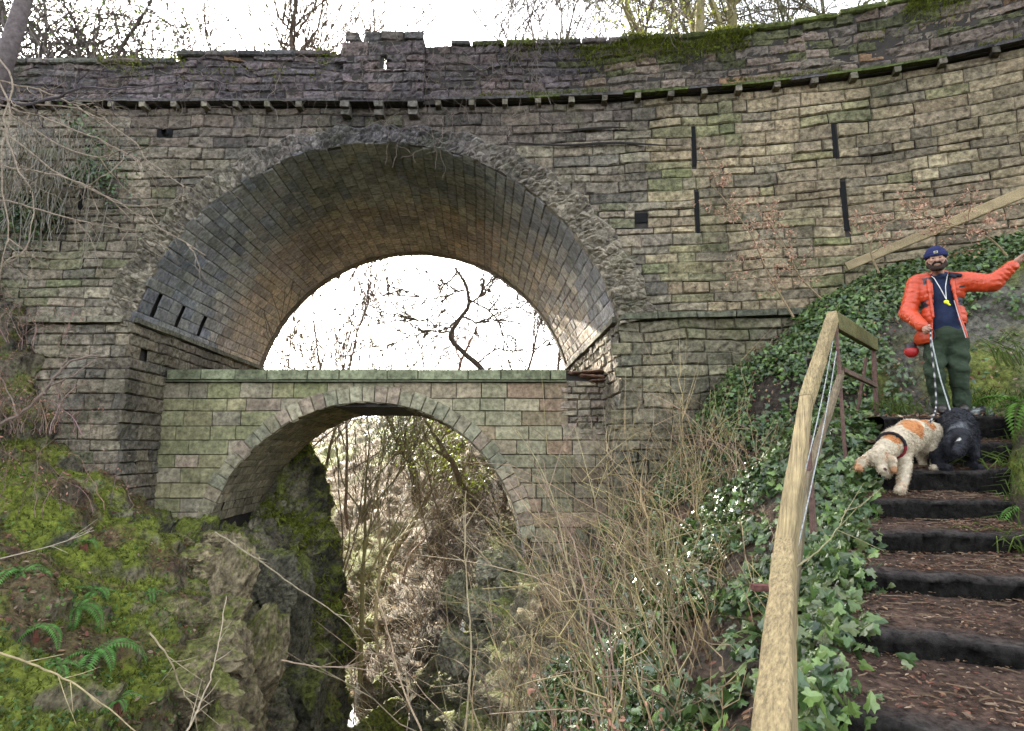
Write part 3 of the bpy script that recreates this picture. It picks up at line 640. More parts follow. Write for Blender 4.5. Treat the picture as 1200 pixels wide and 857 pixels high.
# ---- right bank
YR = [1.0, 2.3, 3.5, 5, 6.5, 8, 9.5, 11.3, 13, 15, 18, 25, 36, 55, 90]
RR = [
 [(6, -1.5), (3, -1.5), (.9, -1.5), (.5, -1.5), (.1, -1.8), (-.3, -2.3), (-.8, -3.2), (-1.2, -5), (-1.4, -8), (-1.6, -11)],
 [(6, -1.25), (3.3, -1.2), (1.4, -1.2), (1.0, -1.15), (.55, -1.5), (.1, -2.1), (-.4, -2.9), (-.8, -4.5), (-1.1, -8), (-1.4, -11)],
 [(6, -.9), (3.8, -1.0), (2.15, -1.05), (1.75, -.95), (.95, -1.45), (.2, -2.15), (-.45, -3.1), (-.9, -5), (-1.3, -8), (-1.6, -11)],
 [(7, -.2), (4.8, -.6), (3.15, -.6), (2.6, -.45), (1.7, -1.05), (.85, -1.8), (.1, -2.8), (-.5, -5), (-1.3, -8), (-1.8, -11)],
 [(8, .35), (5.8, .3), (4.05, .25), (3.3, .22), (2.4, -.65), (1.4, -1.5), (.4, -2.6), (-.4, -4.5), (-1.4, -8), (-2, -11)],
 [(9, .45), (6.5, .45), (4.8, .45), (3.9, .35), (2.9, -.45), (1.9, -1.2), (.8, -2.3), (-.3, -4.2), (-1.5, -8), (-2.1, -11)],
 [(9, .6), (7, .6), (5, .6), (4.1, .5), (3.1, -.1), (1.9, -1.0), (.8, -1.9), (-.2, -3.4), (-1.4, -7.5), (-2.1, -11)],
 [(9, 0), (7, 0), (5, 0), (4, -.1), (3, -.5), (2, -1.1), (.95, -1.75), (.1, -2.35), (-.7, -4.4), (-1.9, -11)],
 [(9, 0), (7, 0), (5, 0), (4, -.1), (3, -.5), (2, -1.1), (.9, -1.7), (.0, -2.4), (-1.0, -4.8), (-2.3, -11)],
 [(9, 2), (7, 2), (5, 1.4), (4, 1), (3, .4), (1.8, -.5), (.8, -1.5), (-.5, -3.0), (-2.0, -5.8), (-3.2, -11)],
 [(12, 5), (9, 4.6), (6, 3.6), (4, 2.6), (2.6, 1.4), (1, .2), (-.5, -1.4), (-2.2, -3.6), (-4.0, -6.5), (-5.0, -11)],
 [(16, 6), (11, 5.4), (7, 4.4), (4, 3.2), (1.6, 2.3), (-1, 1.2), (-3, -.6), (-5, -3.2), (-7.4, -6.4), (-9, -11)],
 [(22, 7), (14, 6.4), (8, 5.4), (3, 4.2), (-1, 3), (-5, 1.4), (-8, -.4), (-12, -3), (-16, -6.4), (-18.5, -11)],
 [(34, 9), (24, 8), (14, 7), (6, 6), (-2, 4.6), (-10, 2.8), (-18, .6), (-26, -2.6), (-35, -6.4), (-42, -11)],
 [(60, 10), (50, 9), (30, 8), (10, 7), (-10, 6), (-30, 4), (-50, 2), (-65, -2), (-80, -6.4), (-91, -11)]]
j_ = YR.index(15)
GR = loft(RR[:j_+1], YR[:j_+1], .055, .06); n = normals(GR); n *= np.sign(n[..., 2:3]+1e-9); NR = n
yy = GR[..., 1]; xx = GR[..., 0]; zz = GR[..., 2]
XE = np.interp(yy, [1, 2.3, 3.2, 4.85, 6.4, 8], [.6, 1.3, 1.9, 2.95, 3.85, 4.7])    # left edge of the stairs
side = XE-xx                                                            # >0 : left of the stairs
steep = np.clip(1.3-NR[..., 2]*1.4, 0, 1)*np.clip(side, 0, 1)
farr = np.clip((yy-9.8)*.7, 0, 1)
rocky = np.clip(steep+farr, 0, 1)
D = rock_disp(GR, 1.0, 1.7, 13)*(.03+.34*rocky)+.06*fbm(GR*1.4, 4, 18)+.02*fbm(GR*8, 3, 12)
D = D*np.clip(side*2+.15, .15, 1)
GR = GR+NR*D[..., None]; NR2 = normals(GR); NR2 *= np.sign((NR2*NR).sum(2))[..., None]
e = fbm(GR*.9, 4, 31); e2 = fbm(GR*3.5, 3, 33)
pale = np.array([.19, .18, .12])
colr = lerp(ROCK[None, None]*1.3+0*GR, pale[None, None]*(1+.4*e2[..., None]), farr)
colr = lerp(colr, MOSS[None, None]*(1+.4*e2[..., None]), np.clip((NR2[..., 2]-.45+.6*e)*2.5, 0, .8)*np.clip(rocky, 0, 1))
soilc = lerp(SOIL[None, None]+0*GR, LITTER[None, None]*(.8+.5*e2[..., None]), np.clip(.45+e2*1.6+e, 0, 1))
colr = lerp(soilc, colr, np.clip(rocky*1.3-.1, 0, 1))
mb = MB(); mb.grid(GR, colr); tag(mb.build('right_bank', M_ROCK, smooth=True), kind='structure')
BANK_R = (GR, NR2, side)

GH = loft(RR[j_:], YR[j_:], .35, .35); n = normals(GH); n *= np.sign(n[..., 2:3]+1e-9)
GH = GH+n*(rock_disp(GH, .5, .5, 23)+.5*fbm(GH*.35, 4, 4)+.1*fbm(GH*1.5, 3, 7))[..., None]
n2 = normals(GH); n2 *= np.sign(n2[..., 2:3]+1e-9)
cH = lerp(np.array([.17, .135, .095])[None, None]*(1+.4*fbm(GH*2, 3, 3)[..., None]), np.array([.10, .09, .07])[None, None], np.clip(1.4-n2[..., 2]*1.8, 0, 1))
cH = lerp(cH, np.array([.13, .15, .04])[None, None], np.clip(fbm(GH*.5, 4, 15)*3-.1, 0, .8))
mb = MB(); mb.grid(GH, cH); tag(mb.build('far_hillside', M_EARTH, smooth=True), kind='structure')
HILL = (GH, n2)
def surf_z(x, y):                        # height of the right bank near a point
    G = GR if y < 15 else GH
    d = (G[..., 0]-x)**2+(G[..., 1]-y)**2; i = np.unravel_index(np.argmin(d), d.shape); return G[i]
def surf_l(x, y):
    G = GL if y < 18 else GF
    d = (G[..., 0]-x)**2+(G[..., 1]-y)**2; i = np.unravel_index(np.argmin(d), d.shape); return G[i]

PILE_L = ['pale rock topping the pile under the right foot of the lower arch', 'pale rock on the upper left of the pile under the lower arch', 'pale rock at the left side of the pile, behind the straight bare stem', 'rock at the bottom of the pale pile under the lower arch', 'rock at the right of the pale pile, half behind brambles', 'lowest left rock of the pile, above the shadowed gorge', 'small pale rock tucked against the right foot of the lower arch', 'dimmer rock behind the pale pile, at its left']
STREAM_L = ['green boulder beside the white water of the stream', 'boulder just upstream of the white water', 'boulder nearest the bottom edge right of the stream', 'low boulder at the bottom edge where the stream leaves the picture', 'large green boulder right of the stream below the brown slope', 'farthest mossy boulder up the stream']
for q_, (px, py, Y, sx, sy, sz, cl_) in enumerate(((600, 690, 11.9, .4, .4, .35, (.30, .28, .2)), (575, 665, 12.4, .4, .4, .3, (.30, .28, .2)), (560, 715, 12.2, .45, .4, .4, (.28, .26, .18)), (585, 750, 11.6, .4, .4, .45, (.24, .22, .15)), (620, 735, 11.2, .35, .4, .3, (.26, .24, .17)), (545, 770, 12.0, .4, .4, .5, (.22, .2, .14)), (610, 650, 12.6, .35, .35, .3, (.30, .28, .2)), (540, 700, 13.5, .4, .4, .5, (.2, .19, .12)))):
    mb = MB(); crag(mb, P(px, py, Y), (sx, sy, sz), 700+q_, cl_, .5); tag(mb.build('boulder', M_ROCK), PILE_L[q_], 'rock', 'sunlit rocks under the lower arch')
for q_, (px, py, Y, sx, sy, sz) in enumerate(((462, 800, 17.5, .8, .7, .5), (440, 770, 19.5, .8, .7, .5), (478, 835, 16.5, .8, .7, .5), (450, 850, 15.5, .7, .6, .4), (500, 790, 18, .8, .7, .7), (470, 755, 20.5, .9, .8, .7))):
    mb = MB(); crag(mb, P(px, py, Y), (sx, sy, sz), 730+q_, (.12, .12, .08), .9); tag(mb.build('boulder', M_ROCK), STREAM_L[q_], 'rock', 'boulders by the stream')
# ground out to the horizon, low, and the high ground that the road runs onto
mb = MB(); xs = np.linspace(-900, 900, 61); ys_ = np.linspace(60, 900, 40); A, B = np.meshgrid(xs, ys_, indexing='ij')
mb.grid(np.stack([A, B, -1.5+1.5*fbm(np.stack([A*.01, B*.01, 0*A], -1), 3, 2)+np.clip((B-60)*.01, 0, 4)], -1), (.14, .12, .06)); tag(mb.build('ground', M_EARTH, smooth=True), kind='structure')
for nm, x0, x1, y0, y1, z0 in (('road_ground', 5.2, 40, 9, 40, 5.2), ('left_road_ground', -40, -14.5, 10.3, 34, 5.2)):
    xs = np.linspace(x0, x1, 80); ys_ = np.linspace(y0, y1, 60); A, B = np.meshgrid(xs, ys_, indexing='ij')
    Z = z0+.25*fbm(np.stack([A*.4, B*.4, 0*A], -1), 3, 2)+.05*np.abs(B-y0)
    if x0 > 0: Z = np.where(B < YF(A)+.5, -2, Z); Z = Z-np.clip(6.8-A, 0, 2)*3.0*np.clip(B-16, 0, 1)
    else: Z = Z-np.clip(A+14, 0, 2)*3*np.clip(B-16, 0, 1)
    mb = MB(); mb.grid(np.stack([A, B, Z], -1), (.10, .08, .05)); tag(mb.build(nm, M_EARTH, smooth=True), kind='structure')
# stream in the bottom of the gorge
A, B = np.meshgrid(np.linspace(-20, 1, 60), np.linspace(0, 40, 160), indexing='ij')
Zs = -7.6+.05*fbm(np.stack([A*2.2, B*2.2, 0*A], -1), 3, 6)+.01*(B)
wm = mat('water', rough=.12, amp=.15, bump=.6, bs=9, flat=(.06, .06, .045), spec=.6, bd=.05)
foam = np.clip((fbm(np.stack([A*2.5, B*1.2, 0*A], -1), 4, 9)-.15)*6, 0, 1)
wm2 = mat('stream_water', rough=.2, amp=.15, bump=.6, bs=9, spec=.6, bd=.05)
mb = MB(); mb.grid(np.stack([A, B, Zs], -1), lerp(np.array([.05, .05, .04])[None, None]+0*A[..., None], np.array([.7, .72, .72]), foam)); tag(mb.build('stream', wm2, smooth=True), kind='structure')

# ---- bank with old retaining wall behind the man
RB = [
 [(1.2, 9.2, -2.4), (1.3, 9.5, -1.9), (1.4, 9.7, -1.5), (1.5, 9.95, -1.2)],
 [(2.4, 8.8, -1.3), (2.5, 9.1, -.75), (2.6, 9.35, -.3), (2.7, 9.8, -.05)],
 [(3.1, 8.5, -.3), (3.2, 8.8, .35), (3.3, 9.1, .8), (3.45, 9.6, 1.05)],
 [(3.9, 8.1, .2), (4.0, 8.4, 1.05), (4.15, 8.8, 1.65), (4.4, 9.4, 1.9)],
 [(4.9, 7.75, .35), (5.0, 7.95, 1.35), (5.2, 8.3, 2.2), (5.55, 9.15, 2.6)],
 [(6.0, 7.35, .4), (6.1, 7.55, 1.5), (6.3, 7.9, 2.45), (6.7, 8.8, 2.9)],
 [(7.4, 6.8, .4), (7.5, 7.0, 1.65), (7.7, 7.35, 2.65), (8.3, 8.1, 3.3)],
 [(9.5, 5.6, .3), (9.6, 5.9, 1.9), (9.8, 6.4, 3), (10.8, 6.8, 4)]]
A = np.array(RB, float); A = cr_interp(A, [22, 16, 18, 22, 22, 26, 36]); GB = cr_interp(A.transpose(1, 0, 2), [24, 24, 20]).transpose(1, 0, 2)
n = normals(GB); n *= np.sign(-(n[..., 1:2])+1e-9)
rk = np.clip((GB[..., 0]-4.4)*.6, 0, 1)*np.clip(1.4-n[..., 2]*2, 0, 1)
q = GB*np.array([2.2, 2.2, 4.5]); d1, d12, cr = vor(q, 61)
D = .06*fbm(GB*1.4, 4, 3)+rk*(.05*np.clip(d12*3, 0, 1)+.06*(cr-.5))+.03*fbm(GB*6, 3, 5)
GB = GB+n*D[..., None]; NB = normals(GB); NB *= np.sign((NB*n).sum(2))[..., None]
e2 = fbm(GB*3.5, 3, 33)
cB = lerp(SOIL[None, None]+0*GB, np.array([.15, .14, .11])[None, None]*(1+.4*e2[..., None]), rk)
mz = np.clip((fbm(GB*1.2, 3, 14)-.12-np.abs(GB[..., 2]-1.0)*.3+.3*np.clip(GB[..., 0]-5.4, 0, 1))*3, 0, .8)
cB = lerp(cB, MOSS[None, None]*(1+.5*e2[..., None]), mz)
mb = MB(); mb.grid(GB, cB); tag(mb.build('ivy_bank', M_ROCK, smooth=True), kind='structure')

# ---- the stairs
STEP = [(1040, 489, 6.05), (1036, 519, 5.62), (1030, 550, 5.2), (1024, 586, 4.75), (1020, 622, 4.27), (1018, 670, 3.68), (1014, 742, 2.98), (1005, 840, 2.32)]
SP = [P(*s) for s in STEP]
SP = [SP[0]+np.array([.62, .95, .10])]+SP+[np.array([.75, 1.45, -1.22])]
stairs = thing('stone_stairs', SP[-1], 'steep flight of worn dark stone steps littered with dead leaves', 'stairs')
M_STEP = mat('step_stone', rough=.92, amp=.9, ns=22, bump=1.0, bs=45, bd=.03, spec=.12)
TREADS = []; EDGES = []
for k in range(1, len(SP)):
    p = SP[k]; up = SP[k-1]
    ang = math.radians([0, 6, 6, 6, 7, 9, 13, 20, 22, 24][k]); wdt = [0, 1.2, 1.12, 1.02, .95, .95, .98, 1.1, 1.3, 1.5][k]
    rt = np.array([math.cos(ang), -math.sin(ang), 0]); fw = np.array([math.sin(ang), math.cos(ang), 0])
    run = float((up-p)@fw)+.12; below = SP[k+1][2] if k+1 < len(SP) else p[2]-.3
    rise = up[2]-p[2]; hr = (p[2]-below)+.25
    # profile: bottom front -> lip -> tread back
    nx = 130; t = np.linspace(0, 1, nx)
    prof = [(0, -hr+(hr-.04)*i/9) for i in range(10)]+[(.0, -.03), (.012, -.006), (.045, 0)]+[(.05+(run-.05)*s, (rise*.22)*s**1.2) for s in np.linspace(.1, 1, 16)]
    prof = np.array(prof)
    # densify riser
    U, Kk = np.meshgrid(t, np.arange(len(prof)), indexing='ij')
    G = p+rt*(U[..., None]*(wdt+.22)-.05)+fw*prof[Kk, 0][..., None]+np.array([0, 0, 1])*prof[Kk, 1][..., None]
    q = G*np.array([4, 4, 6]); nn = fbm(q, 4, k)
    lip = np.exp(-((Kk-11)/2.0)**2); nn = nn+.9*facet(G*np.array([7, 7, 12]), 33)*(Kk < 13)+.35*facet(G*np.array([20, 20, 34]), 34)
    sag = -.010*np.sin(math.pi*U)*np.clip(Kk-9, 0, 1)+.02*fbm(np.stack([U*3, U*0+k, U*0], -1), 2, 3)
    G = G+fw*((.022*nn-.015*lip*vn(np.stack([U*14, 0*U+k, 0*U], -1), 3))*1.0)[..., None]+np.array([0, 0, 1])*(sag+.016*nn*np.clip(Kk-11, 0, 1)+.012*lip*vn(np.stack([U*9, 0*U+k, 0*U+2], -1), 5))[..., None]
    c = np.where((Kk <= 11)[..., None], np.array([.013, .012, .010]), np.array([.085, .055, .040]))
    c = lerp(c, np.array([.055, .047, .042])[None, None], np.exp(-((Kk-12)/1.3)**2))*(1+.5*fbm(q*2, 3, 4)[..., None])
    mb = MB(); mb.grid(G, c); mb.build('step', M_STEP, stairs, smooth=True)
    TREADS.append((G[:, 13:], )); EDGES.append(G[:5, 2:])

# low bank along the right edge of the stairs
RE = []
for (Gt,) in TREADS: RE.append(Gt[-8, 0]+0)
RE = [RE[0]+np.array([.9, 1.2, .15])]+RE
V_ = []
for p in RE: V_.append([p+(-.10, .0, -.25), p+(.02, .0, .04), p+(.25, .05, .22), p+(.7, .1, .35), p+(1.8, .2, .7), p+(4, .3, 1.2)])
GV = cr_interp(np.array(V_), [20]*(len(V_)-1)); GV = cr_interp(GV.transpose(1, 0, 2), [6, 8, 10, 14, 12]).transpose(1, 0, 2)
nV = normals(GV); nV *= np.sign(nV[..., 2:3]+1e-9); GV = GV+nV*(.08*fbm(GV*2.5, 4, 6))[..., None]; NV = normals(GV); NV *= np.sign(NV[..., 2:3]+1e-9)
cV = lerp(SOIL[None, None]+0*GV, MOSS[None, None]*.8, np.clip(.3+fbm(GV*2, 3, 8)*2.5, 0, 1))
mb = MB(); mb.grid(GV, cV); tag(mb.build('right_verge', M_EARTH, smooth=True), kind='structure')
# ---- handrails
def beam(mb, a, b, wd, ht, col, n=24, jit=.004, roll=0.0):
    a = np.array(a, float); b = np.array(b, float); L = np.linalg.norm(b-a); d = (b-a)/L
    sx = np.cross(d, (0, 0, 1)); sx /= np.linalg.norm(sx); uz = np.cross(sx, d)
    sx, uz = sx*math.cos(roll)+uz*math.sin(roll), uz*math.cos(roll)-sx*math.sin(roll)
    prof = np.array([(-1, -1), (-1, -.8), (-1, 0), (-1, .82), (-.85, 1), (0, 1.02), (.85, 1), (1, .82), (1, 0), (1, -.8), (.85, -1), (0, -1), (-1, -1)], float)*.5
    T = np.linspace(0, 1, n); G = a+d*T[:, None, None]*L+sx*(prof[:, 0]*wd)[None, :, None]+uz*(prof[:, 1]*ht)[None, :, None]
    q = G*9; nn = vn(q, 3)*jit; G = G+sx*nn[..., None]+uz*(vn(q+9, 4)*jit)[..., None]; G[:, -1] = G[:, 0]
    mb.grid(G, np.array(col)*(1+.12*vn(G*np.array([30, 2, 30]), 2)[..., None]))
    for e_ in (0, -1):
        ring = G[e_][:-1]; k = len(ring); f = [[i, (i+1) % k, k] for i in range(k)]
        if e_ == 0: f = [x[::-1] for x in f]
        mb.add(np.vstack([ring, ring.mean(0)]), f, np.array(col)*.8)
TIMB = (.31, .235, .12); TIMB_G = (.14, .13, .05)
rail = thing('handrail', (2.2, 4.4, -.9), 'pale yellow weathered timber handrail on rusty iron supports, running up beside the stone steps', 'handrail')
r0 = P(905, 930, 1.22); r1 = P(921, 640, 2.75); r1b = P(945, 470, 4.35); r2 = P(976, 371, 5.5); r3 = P(1026, 404, 7.5)
mb = MB(); beam(mb, r0, r1, .078, .095, TIMB, 60, roll=.1); mb.build('rail', M_WOOD, rail)
mb = MB(); beam(mb, r1-(r1-r0)*.01, r1b, .078, .10, TIMB, 40, roll=.1); mb.build('rail', M_WOOD, rail)
mb = MB(); beam(mb, r1b, r2+np.array([0, 0, .0]), .085, .11, TIMB, 40, roll=.05); mb.build('rail', M_WOOD, rail)
mb = MB(); beam(mb, r2+np.array([.05, .06, -.02]), r3, .06, .17, TIMB_G, 30); mb.build('rail', M_WOOD, rail)
mb = MB(); jn = P(953, 427, 5.0); dd = (r2-r1b)/np.linalg.norm(r2-r1b); beam(mb, jn-dd*.012, jn+dd*.012, .093, .118, (.03, .025, .02), 3); mb.build('strap', M_RUST, rail)
RUSTC = (.13, .075, .06)
def ipost(top, foot, wd=.05, dp=.03):
    mb = MB(); beam(mb, foot, top, wd, dp, RUSTC, 10, .003); mb.build('post', M_RUST, rail)
ipost(r2+(.05, .05, -.08), surf_z(3.05, 5.55)-(0, 0, .1)); pf = P(1026, 478, 7.5); ipost(r3+(-.05, -.03, -.08), pf-(0, 0, .1), .075, .03)
ipost(P(1015, 420, 7.2), P(1004, 488, 7.3), .05, .03)
ipost(r1+(-.02, .05, -.06), surf_z(1.25, 2.8)-(0, 0, .15)); ipost(r1b+(0, .02, -.06), surf_z(2.15, 4.35)-(0, 0, .15))
mb = MB(); beam(mb, P(986, 437, 5.6), P(944, 565, 4.3), .05, .05, (.17, .13, .08), 14); beam(mb, P(944, 565, 4.3), P(926, 720, 2.9), .05, .05, (.15, .12, .07), 14); mb.build('lower_rail', M_WOOD, rail)
mb = MB(); beam(mb, P(987, 433, 5.6), P(1026, 452, 7.45), .04, .05, (.15, .10, .07), 14); mb.build('lower_rail', M_WOOD, rail)
mb = MB()
for a, b in (((976, 400, 5.5), (931, 600, 3.0)), ((980, 412, 5.5), (935, 640, 2.9))):
    mb.tube([P(*a)*(1-t)+P(*b)*t-np.array([0, 0, .05*math.sin(math.pi*t)]) for t in np.linspace(0, 1, 12)], .004, (.35, .36, .34), 4)
mb.build('wire', M_RUST, rail)
sp = thing('iron_stake', surf_z(1.35, 2.95), 'rusty flat iron stake standing in the ivy left of the pale handrail', 'stake')
mb = MB(); tp = P(891, 684, 3.0); beam(mb, tp-(0, 0, .55), tp, .07, .02, (.10, .045, .04), 12); mb.build('bar', M_RUST, sp)
mb = MB(); beam(mb, tp-(0.04, 0, .02), tp+(.045, 0, -.02), .05, .03, (.12, .05, .04), 5); mb.build('head', M_RUST, sp)
upper = thing('upper_handrail', P(1080, 300, 8.3), 'brown timber handrail climbing to the right against the curving bridge wall', 'handrail')
u0 = P(992, 313, 8.75); u1 = P(1100, 268, 8.3); u2 = P(1230, 213, 7.7)
mb = MB(); beam(mb, u0, u1, .06, .13, (.36, .28, .16), 20); mb.build('rail', M_WOOD, upper)
mb = MB(); beam(mb, u1-(.12, -.05, .04), u2, .06, .15, (.35, .27, .15), 20); mb.build('rail', M_WOOD, upper)
for a in (u0+(u1-u0)*.3, u1, u1+(u2-u1)*.6):
    mb = MB(); beam(mb, a-(0, -.05, .75), a-(0, -.05, 0), .05, .03, RUSTC, 6); mb.build('post', M_RUST, upper)

# ================================================================ ground vegetation
def ivy_tpl():
    ang = [(-90, .10), (-62, .50), (-30, .38), (-12, .56), (12, .52), (40, .40), (62, .62), (90, .95), (118, .62), (140, .40), (168, .52), (192, .56), (210, .38), (242, .50)]
    v = [(0, .12, .05)]+[(r*math.cos(math.radians(a)), r*math.sin(math.radians(a))+.0, -.10*abs(math.cos(math.radians(a)))*r) for a, r in ang]
    return np.array(v), [[0, i+1, (i+1) % len(ang)+1] for i in range(len(ang))]
IV, IF = ivy_tpl()
OV = np.array([(0, -.5, 0), (.22, -.15, .05), (.2, .25, .04), (0, .55, -.03), (-.2, .25, .06), (-.22, -.15, .03)]); OF = [[0, 1, 2, 3], [0, 3, 4, 5]]
def pick(G, N, wgt, n, seed=0):
    w_ = np.clip(wgt[:-1, :-1], 0, None)*np.linalg.norm(np.cross(G[1:, :-1]-G[:-1, :-1], G[:-1, 1:]-G[:-1, :-1]), axis=2)
    r = rng.choice(w_.size, n, p=(w_/w_.sum()).ravel()); i, j = np.unravel_index(r, w_.shape); a = rng.random((n, 1)); b = rng.random((n, 1))
    return G[i, j]*(1-a)*(1-b)+G[i+1, j]*a*(1-b)+G[i, j+1]*(1-a)*b+G[i+1, j+1]*a*b, N[i, j]
IVYC = np.array([[.042, .078, .022], [.06, .105, .026], [.03, .055, .02], [.09, .14, .035], [.075, .095, .035]])
def ivy_cols(n, bright=1.0): return 1.35*IVYC[rng.integers(0, len(IVYC), n)]*rng.uniform(.6, 1.35, (n, 1))*bright
def layer(pos, nrm, depth): return pos+nrm*rng.uniform(.0, depth, (len(pos), 1))+rng.normal(0, .01, pos.shape)
# ivy both sides of the handrail, down the bank
gy = GR[..., 1]; gz = GR[..., 2]
clump = fbm(GR*1.6, 3, 77)
wI = np.clip((side+.14)*6, 0, 1)*np.clip((1.55+clump*.9-side)*1.5, 0, 1)*(gy < 8.6)*(gy > 1.2)*np.clip(.75+clump*1.5, 0.0, 1)
near = 1/np.clip(gy, 1.6, 9)**1.2
pos, nr = pick(GR, NR2, wI*near, 24000)
mb = MB(); sz = rng.uniform(.032, .082, len(pos)); mb.scatter(IV, IF, layer(pos, nr, .13), nr, sz, ivy_cols(len(pos)), tilt=.45)
for Ge in EDGES[2:]:
    pos, nr = pick(Ge, np.tile([-.8, -.2, .6], Ge.shape[:2]+(1,)), np.ones(Ge.shape[:2]), 420); mb.scatter(IV, IF, pos+rng.normal(0, 1, pos.shape)*np.array([.07, .08, .05])+np.array([-.07, 0, .0]), nr, rng.uniform(.03, .07, len(pos)), ivy_cols(len(pos)), tilt=.6)
tag(mb.build('ivy_beside_stairs', M_LEAF), 'glossy green ivy covering the bank between the handrail and the steps', 'ivy', kind='stuff')
wI2 = np.clip((side-1.0)*1.2, 0, 1)*np.clip((3.6-side)*.8, 0, 1)*(gy < 9.3)*(gy > 2.2)*np.clip(.35+clump*2, 0.0, 1)*(gz > -3.2)
pos, nr = pick(GR, NR2, wI2*near, 16000)
mb = MB(); mb.scatter(IV, IF, layer(pos, nr, .28), nr, rng.uniform(.03, .065, len(pos)), ivy_cols(len(pos), 1.15), tilt=.6)
tag(mb.build('ivy_on_slope', M_LEAF2), 'ivy spreading through the brambles on the slope left of the handrail', 'ivy', kind='stuff')
# ivy on the bank behind the man
cl = fbm(GB*1.3, 3, 5)
wB = np.clip(.5+cl*2.2+np.clip(GB[..., 2]-1.7, 0, 1)*.9-rk*np.clip(1.9-GB[..., 2], 0, 1)*1.1, 0.03, 1)
pos, nr = pick(GB, NB, wB, 24000)
mb = MB(); mb.scatter(IV, IF, layer(pos, nr, .16), nr, rng.uniform(.035, .07, len(pos)), ivy_cols(len(pos), 1.1), tilt=.5)
tag(mb.build('ivy_behind_man', M_LEAF), 'dark green ivy hanging over the old stone bank behind the man', 'ivy', kind='stuff')
# ivy curtain on the upper left of the bridge wall
def wallpatch(n, cx, cz, rx, rz, depth, x0=-12):
    t = rng.normal(0, .5, (n*2, 2)); x = cx+t[:, 0]*rx; z = cz+t[:, 1]*rz; z = z-np.abs(rng.normal(0, .15, len(z)))
    k = fbm(np.stack([x*1.2, z*.8, 0*x], -1), 3, 7) > -.15; x, z = x[k][:n], z[k][:n]
    return np.stack([x, YF(x)-.06-rng.uniform(0, depth, len(x)), z], -1), np.tile([0, -1.0, .3], (len(x), 1))
a = P(50, 190, 9.7)
pos, nr = wallpatch(6500, a[0]-.15, a[2]-.15, 1.05, .85, .35)
mb = MB(); mb.scatter(IV, IF, pos, nr, rng.uniform(.03, .06, len(pos)), ivy_cols(len(pos), .8), tilt=.6)
for k in range(170):
    x = a[0]+rng.normal(0, .6); z = a[2]+rng.uniform(-.2, .7); L_ = rng.uniform(.6, 1.9); n_ = 9
    p = np.array([[x+.1*fbm(np.array([x*3, i*.3, k*1.0]), 2, 3)*i*.3, 9.6-rng.uniform(0, .1)-.05*math.sin(i*.7+k), z-L_*i/(n_-1)] for i in range(n_)]); mb.tube(p, .006, (.12, .10, .06), 3, cap=False)
tag(mb.build('ivy_curtain', M_LEAF), 'tangled ivy curtain hanging on the upper left of the bridge wall', 'ivy', kind='stuff')
# moss tufts, dead leaves, grass
TV = np.array([(-.12, 0, 0), (.12, 0, 0), (.03, .05, 1.0), (-.1, .1, 0), (.1, .12, 0), (-.05, -.1, .8)]); TF = [[0, 1, 2], [3, 4, 5]]
G_, N_, m_, l_ = MOSS_L
wm_ = m_*(G_[..., 1] < 12)*(G_[..., 1] > 3)*np.where(G_[..., 2] > -5, 1, .2)
pos, nr = pick(G_, N_, wm_/np.clip(G_[..., 1], 3, 12), 70000)
cl = rng.random((len(pos), 1)); mb = MB(); mb.scatter(TV, TF, pos-nr*.01, nr, rng.uniform(.02, .07, len(pos)), (MOSS*cl+MOSS2*(1-cl))*rng.uniform(.8, 1.5, (len(pos), 1)), tilt=.5)
wq = (G_[..., 1] > 12.8)*(G_[..., 1] < 17.5)*(G_[..., 0] > -6.5)*np.clip(G_[..., 2]+5.5, 0, 4)*np.clip(.4+fbm(G_*1.2, 3, 17)*2, 0, 1)
pos, nr = pick(G_, N_, wq, 9000); mb.scatter(TV, TF, pos, nr*.6+np.array([0, 0, -.4]), rng.uniform(.06, .16, len(pos)), MOSS*rng.uniform(.6, 1.6, (len(pos), 1)), tilt=.4)
tag(mb.build('moss', M_MOSS), 'bright green moss cushions over the left bank and rocks', 'moss', kind='stuff')
pos, nr = pick(G_, N_, (l_+.06)*(G_[..., 1] < 11)*(G_[..., 1] > 3)*(N_[..., 2] > .2)/np.clip(G_[..., 1], 3, 12), 13000)
DC = np.array([[.22, .11, .06], [.30, .17, .09], [.15, .08, .05], [.34, .22, .14], [.19, .07, .045]])
def dcols(n, b=1.0): return np.array([.85, .95, 1.0])*DC[rng.integers(0, len(DC), n)]*rng.uniform(.6, 1.3, (n, 1))*b
mb = MB(); mb.scatter(OV, OF, pos+nr*.02, nr, rng.uniform(.03, .07, len(pos)), dcols(len(pos)), tilt=.35)
pos, nr = pick(G_, N_, (fbm(G_*1.5, 3, 91) > .0)*(N_[..., 2] > -.1)*(G_[..., 1] < 10)*(G_[..., 1] > 3)/np.clip(G_[..., 1], 3, 12)**1.5, 15000)
mb2 = MB(); mb2.scatter(IV, IF, layer(pos, nr, .06), nr, rng.uniform(.018, .04, len(pos)), ivy_cols(len(pos), 1.3), tilt=.6)
tag(mb2.build('small_ivy', M_FERN), 'small ivy leaves and seedlings creeping over the mossy left bank', 'ivy', kind='stuff')
wS = np.clip(.25+fbm(GR*2, 3, 3), 0.02, 1)*np.clip(side+.0, .15, 1)*(gy < 9.6)*(gy > 1.5)*(gz > -4)
pos, nr = pick(GR, NR2, wS*near, 7000); mb.scatter(OV, OF, pos+nr*.02, nr, rng.uniform(.03, .07, len(pos)), dcols(len(pos)), tilt=.4)
pos, nr = pick(GB, NB, np.clip(.2+fbm(GB*2, 3, 3), 0.02, 1), 2200); mb.scatter(OV, OF, pos+nr*.1, nr, rng.uniform(.03, .06, len(pos)), dcols(len(pos), 1.2), tilt=.5)
